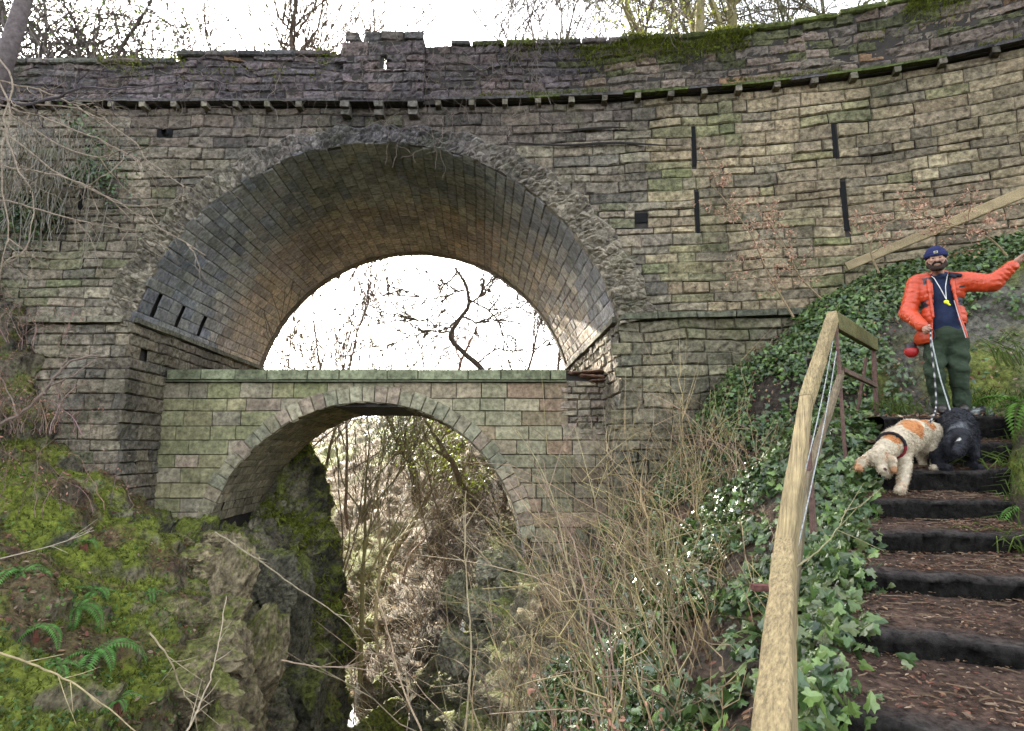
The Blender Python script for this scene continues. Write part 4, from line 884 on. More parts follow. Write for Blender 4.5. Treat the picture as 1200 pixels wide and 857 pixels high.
for (Gt,) in TREADS:
    Nt = np.tile([0, 0, 1.0], Gt.shape[:2]+(1,)); pos, nr = pick(Gt, Nt, .15+np.clip(fbm(Gt*4, 2, 3)*1.5+.1, 0, 1), 1500)
    pos = pos+np.array([0, 0, .012]); mb.scatter(OV, OF, pos, nr, rng.uniform(.01, .042, len(pos))*rng.uniform(.5, 1, len(pos)), dcols(len(pos), rng.uniform(.4, 1.4, (len(pos), 1))), tilt=.22)
gl = P(1065, 492, 7.0)
pos = gl+rng.normal(0, 1, (900, 3))*np.array([.5, .45, .015]); mb.scatter(OV, OF, pos, np.tile([0, -.3, 1.0], (900, 1)), rng.uniform(.03, .07, 900), dcols(900, 1.3), tilt=.4)
tag(mb.build('leaf_litter', M_DEAD), 'brown fallen leaves strewn over the steps and banks', 'leaf litter', kind='stuff')
# bits of stick and moss on treads
mb = MB()
for (Gt,) in TREADS:
    for k in range(70):
        i = random.randrange(2, Gt.shape[0]-2); j = random.randrange(2, Gt.shape[1]-1); p = Gt[i, j]+(0, 0, .012); a = random.random()*6.28; L_ = random.uniform(.03, .12)
        mb.tube([p, p+L_*np.array([math.cos(a)*.5, math.sin(a)*.5, .03]), p+L_*np.array([math.cos(a+.2), math.sin(a+.2), .03])], .0035, (.16, .11, .07), 3, cap=False)
tag(mb.build('stick_litter', M_BARK), 'broken twigs scattered on the stair treads', 'twigs', kind='stuff')
# moss and grass on top of the parapet
mb = MB(); n_ = 26000
x = np.where(rng.random(n_) < .8, rng.uniform(1.2, 9, n_), rng.uniform(-9, 1.2, n_)); z = ztop(x)-np.abs(rng.normal(0, .26, n_))+.04; k = fbm(np.stack([x*1.3, z*3, 0*x], -1), 3, 3) > .03
x, z = x[k], z[k]; pos = np.stack([x, YF(x)-.1-rng.uniform(0, .03, len(x)), z], -1)
mb.scatter(TV, TF, pos, np.tile([0, -.8, .5], (len(x), 1)), rng.uniform(.025, .075, len(x)), MOSS*rng.uniform(.6, 1.5, (len(x), 1)), tilt=.6)
n_ = 3500; x = rng.uniform(-1.2, 8, n_); z = ZSTR+.08+rng.uniform(-.02, .03, n_); pos = np.stack([x, YF(x)-.15-rng.uniform(0, .06, n_), z], -1); k = fbm(np.stack([x*1.5, z*0, 0*x], -1), 3, 13) > -.05
mb.scatter(TV, TF, pos[k], np.tile([0, -.4, 1.0], (k.sum(), 1)), rng.uniform(.02, .05, k.sum()), MOSS*rng.uniform(.5, 1.2, (k.sum(), 1)), tilt=.6)
tag(mb.build('parapet_moss', M_MOSS), 'thick green moss growing along the top of the parapet', 'moss', kind='stuff')
# ---- ferns
def frond(mb, base, az, L, el=.9, droop=1.1, col=(.12, .26, .06), wd=.17):
    n_ = 22; d = np.array([math.cos(az), math.sin(az)]); pts = []; x = 0; z = 0; a = el
    for i in range(n_):
        pts.append(np.array([base[0]+d[0]*x, base[1]+d[1]*x, base[2]+z])); x += L/n_*math.cos(a); z += L/n_*math.sin(a); a -= droop/n_*1.6
    mb.tube(pts, np.linspace(.006, .002, n_), (.12, .12, .05), 3, cap=False)
    sd = np.array([-d[1], d[0], 0])
    for i in range(2, n_-1):
        t = i/n_; w_ = L*wd*math.sin(math.pi*min(1, t*.88+.12))**.7*(1.05-t*.5); tg = pts[i+1]-pts[i]; tg = tg/np.linalg.norm(tg); hw = L/n_*.46
        for s in (-1, 1):
            tip = pts[i]+s*sd*w_+tg*w_*.35+np.array([0, 0, -w_*.25]); mid = pts[i]+s*sd*w_*.5+tg*w_*.1
            mb.add([pts[i]-tg*hw*.6, mid-tg*hw, tip, mid+tg*hw, pts[i]+tg*hw*.6], [[0, 1, 2, 3]], np.array(col)*random.uniform(.75, 1.2)); 
def fern(base, n_, L, label, spread=(0, 2*math.pi), col=(.12, .26, .06), el=.9):
    t = thing('fern', base, label, 'fern', 'ferns on the banks')
    for k in range(n_):
        az = spread[0]+(spread[1]-spread[0])*(k+random.uniform(.2, .8))/n_
        mb = MB(); frond(mb, np.array(base), az, L*random.uniform(.9, 1.5), el*random.uniform(.5, 1.2), 1.7, col); mb.build('frond', M_FERN, t)
    mb = MB(); b = np.array(base)
    for k in range(7): 
        a = random.uniform(-2.6, -.5); mb.tube([b, b+(.05*math.cos(a), .05*math.sin(a), -.06), b+(.07*math.cos(a), .08*math.sin(a), -random.uniform(.15, .3))], .012, (.16, .06, .035), 4)
    mb.build('dead_fronds', M_DEAD, t)
def onpix_left(px, py, Y):
    p = P(px, py, Y); D_ = np.abs(GL[..., 0]-p[0])*1.0+np.abs(GL[..., 1]-p[1])+np.abs(GL[..., 2]-p[2]); i = np.unravel_index(np.argmin(D_), D_.shape); return GL[i]+NL2[i]*.03
fern(onpix_left(78, 712, 6.3), 9, .42, 'large fern with reddish dead fronds in the middle of the mossy left bank')
fern(onpix_left(148, 770, 5.6), 8, .42, 'pale green fern lowest on the mossy bank beside the rock edge')
fern(onpix_left(35, 745, 5.3), 6, .30, 'small fern at the left edge of the mossy bank')
fern(onpix_left(185, 680, 7.4), 5, .25, 'tiny fern near the top right corner of the mossy bank')
fern(onpix_left(172, 822, 5.2), 5, .22, 'tiny bright fern at the foot of the mossy bank')
fern(onpix_left(110, 690, 6.8), 6, .34, 'fern just above the large fern, close under the moss ledge')
fern(onpix_left(20, 690, 6.0), 6, .34, 'fern hanging at the left edge above the small one')
fern(onpix_left(60, 800, 5.0), 6, .26, 'fern near the bottom left corner beside the long pale stem')
fern(onpix_left(100, 640, 7.6), 5, .22, 'small fern in the brown hollow below the brushwood')
fern(onpix_left(15, 570, 8.2), 6, .30, 'fern under the leafy slope at the far left')
rf = P(1196, 470, 5.9)
fern(rf+(.12, .0, -.12), 9, .62, 'arching bright green fern at the right edge behind the man', (1.6, 5.6), (.10, .2, .03), 1.0)
fern(P(1205, 585, 4.6)+(.05, 0, -.1), 6, .32, 'small dark fern beside the middle steps at the right edge', (1.8, 5.2))
# grass clump right of the steps
mb = MB(); gb = P(1185, 590, 5.0)
pos, nr = pick(GV, NV, np.clip(.5+fbm(GV*3, 2, 3), 0, 1)*(GV[..., 0] < 6), 900)
for b in pos:
    a = random.uniform(2.2, 5.2); L_ = random.uniform(.08, .24); mb.tube([b-(0, 0, .02), b+(math.cos(a)*L_*.3, math.sin(a)*L_*.3, L_*.7), b+(math.cos(a)*L_, math.sin(a)*L_, L_*.6)], [.004, .004, .001], np.array([.09, .13, .03])*random.uniform(.5, 1.4), 3, cap=False)
for cpt, nb, L0 in ((P(1190, 560, 5.3), 50, .4), (P(1196, 640, 4.2), 40, .25), (P(1145, 470, 6.9), 60, .3), (P(1060, 478, 7.2), 50, .22), (P(1200, 420, 6.6), 40, .45)):
    for k in range(nb):
        b = cpt+np.array([rng.normal(0, .15), rng.normal(0, .1), -.08]); a = random.uniform(2.0, 5.0); L_ = L0*random.uniform(.5, 1.2)
        p = [b, b+(math.cos(a)*L_*.25, math.sin(a)*L_*.25, L_*.55), b+(math.cos(a)*L_*.6, math.sin(a)*L_*.6, L_*.7), b+(math.cos(a)*L_, math.sin(a)*L_, L_*.45)]
        mb.tube(p, [.005, .006, .004, .001], np.array([.13, .18, .04])*random.uniform(.6, 1.3), 3, cap=False)
tag(mb.build('grass_tufts', M_MOSS), 'yellow green grass tufts at the edges of the steps', 'grass', kind='stuff')
# ================================================================ trees and brambles
def branch(tk, cr, p, d, L, r, lvl, col, rs, curl=.35, up=.12, nseg=7, dens=1.0, split=3, tmin=.004):
    p = np.array(p, float); d = np.array(d, float); d /= np.linalg.norm(d); pts = [p]; dirs = [d]
    for i in range(nseg):
        d = d+rs.normal(0, curl/math.sqrt(nseg)*1.3, 3)+np.array([0, 0, up/nseg*2]); d /= np.linalg.norm(d)
        p = p+d*L/nseg; pts.append(p); dirs.append(d)
    rad = np.linspace(r, max(r*.35, tmin*.5), nseg+1)
    (tk if lvl == 0 else cr).tube(pts, rad, np.array(col)*rs.uniform(.8, 1.2), 9 if lvl == 0 else (5 if r > .02 else 3), cap=False)
    if lvl >= split: return
    n = int(rs.integers(4, 7)*dens) if lvl < split-1 else int(rs.integers(4, 8)*dens)
    for k in range(n):
        t = rs.uniform(.3 if lvl == 0 else .15, 1.0) if k else 1.0
        i = min(int(t*nseg), nseg); b = dirs[i]; s = rs.normal(0, 1, 3); s -= (s@b)*b; s /= np.linalg.norm(s); a = rs.uniform(.35, 1.0) if k else rs.uniform(.1, .35)
        nd = b*math.cos(a)+s*math.sin(a); branch(tk, cr, pts[i], nd, L*rs.uniform(.42, .72), max(rad[i]*.62, tmin*.6), lvl+1, col, rs, curl*1.1, up, max(4, nseg-1), dens, split, tmin)
def tree(name, base, d, L, r, label, col=(.13, .11, .09), seed=1, group=None, split=3, dens=1.0, curl=.35, up=.12, leaf=None, cat='tree', tmin=.004, extra=None, path=None):
    rs = np.random.default_rng(seed); t = thing(name, base, label, cat, group); tk = MB(); cr = MB()
    if path is None: branch(tk, cr, base, d, L, r, 0, col, rs, curl, up, 10, dens, split, tmin)
    else:
        pts = cr_interp(np.array(path, float), [5]*(len(path)-1)); rad = np.linspace(r, r*.4, len(pts)); tk.tube(pts, rad, col, 9, cap=False)
        for k in range(int(9*dens)):
            i = int(rs.uniform(.3, 1)*(len(pts)-1)); b = pts[min(i+1, len(pts)-1)]-pts[max(i-1, 0)]; b /= np.linalg.norm(b)+1e-9; s = rs.normal(0, 1, 3); nd = b*.6+s/np.linalg.norm(s)*.8
            branch(tk, cr, pts[i], nd, L*rs.uniform(.35, .6), rad[i]*.55, 1, col, rs, curl, up, 7, dens, split, tmin)
    tk.build('trunk', M_BARK, t, smooth=True)
    if cr.n: cr.build('crown', M_BARK, t)
    if leaf:                             # ivy or a few leaves up the trunk and limbs
        n_, rad_, lc, z0, z1 = leaf; V = np.concatenate((tk.V+cr.V) if rad_ > .12 else tk.V); V = V[(V[:, 2] > base[2]+z0) & (V[:, 2] < base[2]+z1)]
        q = V[rng.integers(0, len(V), n_)]+rng.normal(0, rad_, (n_, 3)); m = MB()
        m.scatter(IV, IF, q, rng.normal(0, 1, (n_, 3))+np.array([0, -.6, .4]), rng.uniform(.04, .085, n_), np.array(lc)*rng.uniform(.6, 1.4, (n_, 1)), tilt=.5); m.build('ivy', M_LEAF, t)
    return t
GREY = (.12, .10, .085); BRN = (.10, .075, .055); PALE = (.24, .19, .13)
def up_at(px, Y, z): 
    p = P(px, 400, Y); return np.array([p[0], Y, z])
def ptree(px, Y, d, L, r, label, col, seed, leaf=None, name='bare_tree', curl=.45, dens=2.0, up=.15):
    b = up_at(px, Y, 5.1); tree(name, b, d, L, r, label, col, seed, split=3, dens=dens, curl=curl, up=up, leaf=leaf, tmin=.018)
ptree(55, 17.5, (-.05, 0, 1), 7.0, .30, 'gnarled bare tree behind the left parapet with ivy up its leaning limbs', GREY, 3, (1300, .14, (.12, .17, .03), 5, 9.5), curl=.6)
ptree(120, 17, (.02, 0, 1), 7.0, .2, 'ivy-clad bare tree left of the dip in the left parapet', GREY, 14, (1700, .16, (.10, .15, .03), 5, 9.5))
ptree(172, 16.6, (-.02, 0, 1), 7.0, .11, 'slim tree with bright yellow-green ivy at the parapet dip', GREY, 23, (2200, .12, (.28, .32, .03), 5, 8.2), curl=.3)
ptree(10, 18, (.05, 0, 1), 7.0, .22, 'bare grey tree filling the sky at the top left corner', GREY, 33)
ptree(90, 19, (.1, 0, 1), 7.0, .2, 'bare tree with crossing limbs between the two ivy-clad trees', GREY, 35, curl=.6)
ptree(258, 17.5, (.0, 0, 1), 8.4, .13, 'slender bare tree with fanned twigs above the left half of the parapet', BRN, 12, curl=.2, up=.6, dens=1.6)
ptree(390, 17, (.0, 0, 1), 8.4, .14, 'small crooked bare tree just left of the raised parapet bay', BRN, 17, curl=.5, dens=1.5, up=.5)
ptree(836, 14, (.0, 0, 1), 8, .22, 'stout tree trunk with yellow leaves, left of the pair behind the mossy parapet', (.20, .17, .09), 41, (1600, .35, (.30, .33, .05), 4, 7), name='stout_tree', curl=.08, dens=1.1, up=.4)
ptree(872, 14.2, (.03, 0, 1), 8, .25, 'stout mossy trunk, right of the pair behind the mossy parapet', (.22, .19, .09), 43, name='stout_tree', curl=.08, dens=1.1, up=.4)
ptree(925, 14.5, (-.05, 0, 1), 6.8, .15, 'dark forked bare tree behind the parapet right of the stout trunks', (.13, .13, .07), 44, name='forked_tree')
ptree(1010, 14.5, (-.1, 0, 1), 8, .10, 'fine bare tree behind the rising right end of the parapet', GREY, 45)
ptree(330, 18.5, (.0, 0, 1), 8.4, .12, 'bare tree showing only its twigs between the slender and the crooked tree', BRN, 18, up=.5)
ptree(620, 17.5, (.0, 0, 1), 8.4, .12, 'fine bare treetop right of the raised parapet bay', GREY, 19, dens=1.6, up=.5)
ptree(745, 16.6, (-.05, 0, 1), 8.4, .10, 'thin bare tree left of the stout trunks, low behind the parapet', GREY, 46)
# overhanging limb above the crown of the bridge
lt = thing('overhanging_branches', P(760, -140, 8.5), 'fine bare branches hanging into the sky from above, right of the raised bay', 'branches')
m = MB(); rs = np.random.default_rng(8)
for (a, b, n) in (((1150, -140, 8.6), (640, -30, 8.9), 26), ((1000, -60, 9), (760, -15, 9.2), 14), ((720, -160, 8), (520, -60, 8.8), 14)):
    A_ = P(*a); B_ = P(*b); T_ = np.linspace(0, 1, 14); pts = A_+(B_-A_)*T_[:, None]+np.array([0, 0, .25])*np.sin(T_*3)[:, None]+rs.normal(0, .03, (14, 3)); m.tube(pts, np.linspace(.05, .012, 14), GREY, 5, cap=False)
    for k in range(n):
        i = rs.integers(2, 14); dd = np.array([rs.uniform(-1.0, -.2), rs.normal(0, .4), rs.uniform(-.75, .1)]); branch(m, m, pts[i], dd, rs.uniform(.7, 1.5), .018, 1, GREY, rs, .3, -.15, 7, 1.1, 3, .012)
m.build('branch', M_BARK, lt)
# leaning foreground tree at the top left, its branches sweeping over the wall
A_ = [P(-60, 250, 6.6), P(-22, 150, 6.6), P(4, 75, 6.5), P(22, 20, 6.5), P(45, -60, 6.5)]
lean = thing('leaning_tree', A_[0], 'grey tree leaning into the top left corner with long bare branches over the wall', 'tree')
m = MB(); pts = cr_interp(np.array([P(-160, 560, 6.8)]+A_), [5]*5); m.tube(pts, np.linspace(.13, .08, len(pts)), (.13, .105, .10), 10, cap=False); m.build('trunk', M_BARK, lean, smooth=True)
m = MB(); rs = np.random.default_rng(5)
LB = [((0, 115), (30, 122), (70, 112), (100, 103), (150, 103), (215, 98)), ((-5, 122), (35, 133), (80, 150), (130, 170), (190, 205)), ((0, 95), (45, 105), (90, 125), (110, 140)), ((-8, 195), (40, 200), (95, 215), (150, 240), (230, 232)),
      ((-5, 90), (12, 130), (0, 190), (8, 260), (-3, 330)), ((5, 130), (60, 165), (110, 185), (140, 178), (165, 190)), ((0, 235), (50, 245), (100, 262), (160, 270)), ((-8, 60), (14, 95), (6, 140), (18, 190), (40, 235), (30, 290)), ((20, 120), (90, 128), (150, 160), (175, 190), (220, 222)), ((0, 150), (60, 200), (120, 228), (190, 268), (240, 300))]
for n_, q in enumerate(LB):
    pts = cr_interp(np.array([P(x, y, 6.4-.25*i) for i, (x, y) in enumerate(q)]), [4]*(len(q)-1)); pts = pts+rs.normal(0, .008, pts.shape); c = (.07, .055, .06) if n_ in (0,) else (.22, .17, .12)
    m.tube(pts, np.linspace(.02 if n_ == 0 else .011, .004, len(pts)), c, 5, cap=False)
    for k in range(7):
        i = rs.integers(2, len(pts)); dd = pts[i]-pts[i-2]; dd /= np.linalg.norm(dd); dd = dd+rs.normal(0, .6, 3)+np.array([0, 0, -.15]); branch(m, m, pts[i], dd, rs.uniform(.25, .7), .006, 2, c, rs, .5, -.05, 6, .8, 3, .003)
m.build('branches', M_BARK, lean)
# trees seen through the upper arch
cp = [P(572, 452, 17.5), P(562, 430, 17.5), P(545, 415, 17.6), P(528, 395, 17.6), P(538, 375, 17.7), P(549, 358, 17.8), P(546, 335, 17.9), P(534, 315, 18)]
ct = thing('crooked_tree', surf_z(-.4, 17.6), 'dark crooked tree bending like an S in the open upper arch', 'tree')
m = MB(); pts = cr_interp(np.array([surf_z(.1, 17.6)-(0, 0, .3), P(578, 500, 17.5)]+cp), [6]*9); m.tube(pts, np.linspace(.11, .04, len(pts)), (.13, .11, .095), 8, cap=False); m.build('trunk', M_BARK, ct, smooth=True)
m = MB(); rs = np.random.default_rng(15)
for q in (((538, 375), (520, 385), (500, 375), (470, 370), (455, 350)), ((528, 392), (505, 388), (480, 395), (450, 408)), ((545, 340), (530, 345), (500, 350), (470, 340)), ((549, 358), (570, 340), (578, 320)), ((548, 350), (580, 370), (590, 400), (586, 440)), ((536, 318), (520, 335), (490, 320)), ((540, 370), (565, 378), (600, 360), (630, 372)), ((560, 425), (585, 410), (620, 412), (655, 400))):
    pts = cr_interp(np.array([P(x, y, 17.7+.1*i) for i, (x, y) in enumerate(q)]), [4]*(len(q)-1)); pts = pts+rs.normal(0, .03, pts.shape); m.tube(pts, np.linspace(.035, .014, len(pts)), (.13, .11, .095), 5, cap=False)
    for k in range(7):
        i = rs.integers(2, len(pts)); dd = pts[i]-pts[i-2]; dd /= np.linalg.norm(dd); dd = dd+rs.normal(0, .5, 3); branch(m, m, pts[i], dd, rs.uniform(.7, 1.9), .026, 1, (.10, .085, .075), rs, .3, .12, 7, .8, 3, .016)
m.build('crown', M_BARK, ct)
for (px, Y, L, r, ln, sd, lab) in ((318, 20, 6.5, .07, (.12, 0, 1), 51, 'thin sapling at the left edge of the upper arch opening'), (350, 22, 7.2, .08, (.2, 0, 1), 52, 'slim leaning tree second from the left in the upper arch opening'),
        (378, 23, 7.0, .075, (.15, 0, 1), 53, 'tall thin tree left of the crooked tree seen through both arches'), (412, 26, 7.2, .08, (-.08, 0, 1), 54, 'fine twiggy tree low in the left middle of the upper arch opening'),
        (470, 30, 7.5, .08, (.05, 0, 1), 55, 'faint bare tree in the middle of the arch openings'), (620, 20, 6.5, .07, (-.1, 0, 1), 56, 'bare tree at the right side of the upper arch opening'), (655, 24, 7.5, .08, (-.12, 0, 1), 57, 'twiggy tree hidden behind the right edge of the upper arch')):
    x = P(px, 500, Y)[0]; s = surf_z(x, Y) if x > -9 or Y > 25 else surf_l(x, Y)
    s = np.array([x, Y, -3.0 if px < 420 else s[2]])
    top = {318: 2.6, 350: 3.0, 378: 3.8, 412: 3.0, 470: 3.2, 620: 2.8, 655: 3.6}[px]
    LL = max(3.0, top+4.2-s[2]); tree('woodland_tree', s-np.array([0, 0, .2]), ln, LL*.8, r, lab, (.12, .09, .075), sd, split=4, dens=1.15, curl=.3, up=.25, tmin=.022)
# trees and shrubs in the gorge beyond the lower arch
for (px, Y, L, r, ln, sd, lab, col, leaf) in ((405, 17, 3.5, .06, (.2, 0, 1), 61, 'thin dark sapling beside the mossy rock pillar under the lower arch', (.12, .09, .07), None),
        (428, 19, 4.6, .08, (.12, 0, 1), 62, 'leaning trunk in the gorge just right of the rock pillar', (.15, .12, .07), None),
        (447, 22, 5.2, .10, (.1, 0, 1), 63, 'pale green trunk standing in the middle of the lower arch view', (.22, .20, .11), None),
        (488, 24, 5, .14, (-.05, 0, 1), 64, 'dark ivy covered tree in the centre of the lower arch', (.08, .07, .05), (2600, .30, (.05, .08, .045), .2, 4.2)),
        (556, 19, 3.8, .09, (.0, 0, 1), 65, 'bush of bright yellow-green leaves at the right of the lower arch', (.10, .08, .05), (2600, .32, (.24, .30, .04), .3, 4)),
        (520, 28, 5.5, .10, (.08, 0, 1), 66, 'reddish twiggy tree high on the slope beyond the lower arch', (.2, .12, .09), None),
        (470, 20, 3.6, .05, (.3, 0, 1), 67, 'pale arching shrub above the stream beyond the bridges', (.26, .2, .15), None),
        (590, 17, 3.5, .06, (-.2, 0, 1), 68, 'twiggy shrub against the inside right edge of the lower arch', (.16, .12, .08), None)):
    r = r*1.5; x = P(px, 600, Y)[0]; s = surf_z(x, Y); tree('gorge_tree' if leaf is None else 'leafy_tree', s-np.array([0, 0, .2]), ln, L, r, lab, col, sd, split=4, dens=.95, curl=.45, up=.15, tmin=.006, leaf=leaf)
for (px, Y, ln, sd, r, lab, c) in ((384, 15.8, (.03, 0, 1), 81, .035, 'thin upright stem rising against the sky at the left inside edge of the lower arch', (.13, .10, .07)), (398, 16.2, (.10, 0, 1), 82, .03, 'second thin stem beside the mossy pillar, leaning slightly right', (.13, .10, .07)),
        (436, 16.8, (.10, .1, 1), 83, .07, 'olive trunk slanting up from the stream in the middle left of the lower arch', (.22, .20, .10)), (455, 18.5, (.02, .1, 1), 84, .06, 'straight pale trunk deep in the gorge behind the slanting olive one', (.34, .31, .22)), (512, 18, (.12, 0, 1), 85, .05, 'brown sapling leaning right across the centre of the gorge', (.16, .12, .08))):
    x = P(px, 640, Y)[0]; tree('gorge_sapling', np.array([x-.2, Y, -6.0]), ln, 6.2, r, lab, c, sd, split=3, dens=1.0, curl=.22, up=.35, tmin=.012)
# twiggy undergrowth covering the far slopes
m = MB(); rs = np.random.default_rng(77)
G_, N_ = HILL
wv = (G_[..., 1] < 40)*(G_[..., 0] > -16)*(G_[..., 0] < 4); pos, nr = pick(G_, N_, wv/np.clip(G_[..., 1], 10, 50)**1.3, 3000)
for q in pos:
    a = rs.uniform(0, 6.28); L_ = rs.uniform(.5, 1.6); c = np.array([(.30, .25, .19), (.18, .14, .11), (.42, .37, .28)][rs.integers(0, 3)])*rs.uniform(.6, 1.2)
    n_ = 6; t = np.linspace(0, 1, n_)[:, None]; pts = q+np.array([math.cos(a), math.sin(a), 0])*L_*t**1.4*.8+np.array([0, 0, 1])*L_*(t-.35*t*t)+rs.normal(0, .05, (n_, 3))*t
    m.tube(pts, np.linspace(.014, .005, n_), c, 3, cap=False)
    for k in range(3):
        i = rs.integers(2, n_-1); e = pts[i]+rs.normal(0, .3, 3)*L_; m.tube([pts[i], (pts[i]+e)/2+rs.normal(0, .04, 3), e], .006, c, 3, cap=False)
tag(m.build('bare_undergrowth', M_BARK), 'pale tangle of bare undergrowth over the far slopes', 'undergrowth', kind='stuff')
m = MB(); pos, nr = pick(G_, N_, wv/np.clip(G_[..., 1], 10, 50), 3500); m.scatter(OV, OF, pos+nr*.1, nr, rng.uniform(.08, .2, len(pos)), np.array([.20, .15, .10])*rng.uniform(.4, 1.3, (len(pos), 1)), tilt=.6)
tag(m.build('far_leaves', M_DEAD), 'dead bracken and leaves over the slopes beyond the lower arch', 'leaf litter', kind='stuff')

# ---- brambles: arching bare stems
def bramble(base_pts, label, n, hgt, seed, col=(.34, .27, .14), lean=(0, 0), spread=.35, twigs=5, rad=.0062, name='bramble_bush', bud=0, cat='bush', grp='bare brambles on the right slope'):
    rs = np.random.default_rng(seed); b0 = np.array(base_pts, float); t = thing(name, b0, label, cat, grp); m = MB(); bl = []
    for k in range(n):
        b = b0+np.array([rs.normal(0, spread), rs.normal(0, spread), -.12]); H = hgt*rs.uniform(.45, 1.1); a = rs.uniform(0, 6.28); o = H*rs.uniform(.15, 1.0); o = o if math.cos(a) < .2 else o*.35
        tt = np.linspace(0, 1, 10)[:, None]; d2 = np.array([math.cos(a)*o+lean[0]*H, math.sin(a)*o*.7+lean[1]*H, 0])
        arch = rs.uniform(0, .55)
        pts = b+d2*tt**1.5+np.array([0, 0, H])*(tt-arch*tt**2.5)+np.cumsum(rs.normal(0, .022*H, (10, 3)), 0)+np.array([1, 1, 1])*rs.normal(0, .01, (10, 3))
        c = np.array(col)*rs.uniform(.35, 1.25)*np.array([1, rs.uniform(.82, 1.04), rs.uniform(.8, 1.25)])
        m.tube(pts, np.linspace(rad*rs.uniform(.6, 1.3), .0018, 10), c, 4, cap=False)
        for j in range(rs.integers(1, twigs+1)):
            i = rs.integers(2, 10); L_ = H*rs.uniform(.12, .4); dd = pts[i]-pts[i-1]; dd /= np.linalg.norm(dd)+1e-9; dd = dd+rs.normal(0, .6, 3); dd /= np.linalg.norm(dd)
            e1 = pts[i]+dd*L_*.5+rs.normal(0, .02, 3); e2 = e1+dd*L_*.5+rs.normal(0, .05, 3)+np.array([0, 0, .02]); m.tube([pts[i], e1, e2], [rad*.5, rad*.38, .0012], c, 3, cap=False); bl.append(e2); bl.append(e1)
    m.build('stems', M_BARK, t)
    if bud and bl:
        q = np.array(bl)[rs.integers(0, len(bl), bud)]+rs.normal(0, .03, (bud, 3)); mm = MB(); mm.scatter(OV, OF, q, rs.normal(0, 1, (bud, 3)), rs.uniform(.025, .05, bud), np.array([.42, .22, .15])*rs.uniform(.7, 1.3, (bud, 1)), tilt=.4); mm.build('dead_leaves', M_DEAD, t)
    return t
BR = [(1.0, 3.9, 55, 1.3, 'tall bramble clump just left of the handrail at the iron stake', (-.25, .1)), (.9, 3.6, 50, 1.15, 'low bramble tangle at the bottom middle of the photo', (-.2, 0)),
      (.35, 4.4, 60, 1.6, 'straw coloured bramble clump left of centre at the foot of the slope', (-.1, 0)), (1.5, 5.0, 34, 1.3, 'bramble clump over the white sunlit ivy', (-.2, 0)),
      (1.2, 5.4, 75, 1.9, 'dense olive bramble below the right pier of the lower bridge', (-.1, 0)), (.4, 6.2, 60, 1.6, 'bramble rising in front of the lower arch opening', (-.15, 0)),
      (2.2, 6.6, 36, 1.4, 'bramble clump halfway up the slope below the ivy mound', (-.15, 0)), (1.5, 7.2, 75, 2.2, 'tall bramble in front of the right abutment', (0, 0)),
      (2.8, 7.4, 50, 1.7, 'bramble beneath the top of the pale handrail', (-.1, 0)), (2.6, 8.5, 60, 1.8, 'bramble against the right abutment beside the ivy', (0, 0)),
      (-.1, 5.0, 40, 1.3, 'sparse bare stems at the lower lip of the gorge', (-.2, 0)), (.9, 8.6, 50, 1.7, 'bramble at the foot of the lower bridge right end', (-.1, 0))]
for k, (x, y, n, h, lab, ln) in enumerate(BR):
    bramble(surf_z(x, y), lab, int(n*.66), h, 100+k, lean=ln, spread=.34, twigs=6)
bramble(surf_z(.6, 3.2), 'rusty red leaved sprig at the bottom middle edge of the photo', 14, .75, 150, col=(.2, .13, .08), spread=.2, bud=260, name='beech_sprig', grp=None)
# copper-leaved beech saplings in front of the wing wall
for k, (q, lab) in enumerate(((((930, 372, 8.2), (900, 320, 8.2), (880, 275, 8.2), (850, 235, 8.3), (832, 215, 8.3)), 'beech sapling with copper leaves leaning left above the ivy mound'),
        (((962, 350, 8.4), (938, 325, 8.4), (925, 300, 8.4), (905, 262, 8.4)), 'smaller copper-leaved beech shoot between the ivy mound and the upper rail'),
        (((1030, 320, 8.2), (1020, 290, 8.2), (1040, 262, 8.1), (1110, 240, 8.0)), 'spray of copper beech leaves over the brown upper rail'),
        (((1180, 300, 7.6), (1160, 280, 7.6), (1130, 268, 7.6), (1095, 262, 7.6)), 'copper beech twigs hanging behind the blue beanie'))):
    t = thing('beech_sapling', P(*q[0]), lab, 'sapling', 'copper-leaved beech saplings'); m = MB(); rs = np.random.default_rng(200+k)
    pts = cr_interp(np.array([P(*a) for a in q]), [5]*(len(q)-1)); m.tube(pts, np.linspace(.016, .005, len(pts)), (.26, .19, .11), 5, cap=False); tips = []
    for j in range(16):
        i = rs.integers(4, len(pts)); dd = np.array([rs.uniform(-1, 1), rs.normal(0, .5), rs.uniform(-.2, .6)]); dd /= np.linalg.norm(dd); L_ = rs.uniform(.3, .8); u = np.linspace(0, 1, 7)[:, None]
        pp = pts[i]+dd*L_*u+np.cumsum(rs.normal(0, .015, (7, 3)), 0); m.tube(pp, np.linspace(.005, .0015, 7), (.16, .10, .07), 3, cap=False); tips += list(pp[2:])
    m.build('stem', M_BARK, t); n_ = 480; q2 = np.array(tips)[rs.integers(0, len(tips), n_)]+rs.normal(0, .035, (n_, 3)); mm = MB()
    mm.scatter(OV, OF, q2, rs.normal(0, 1, (n_, 3)), rs.uniform(.03, .055, n_), np.array([.52, .31, .21])*rs.uniform(.6, 1.25, (n_, 1)), tilt=.4); mm.build('leaves', M_DEAD, t)
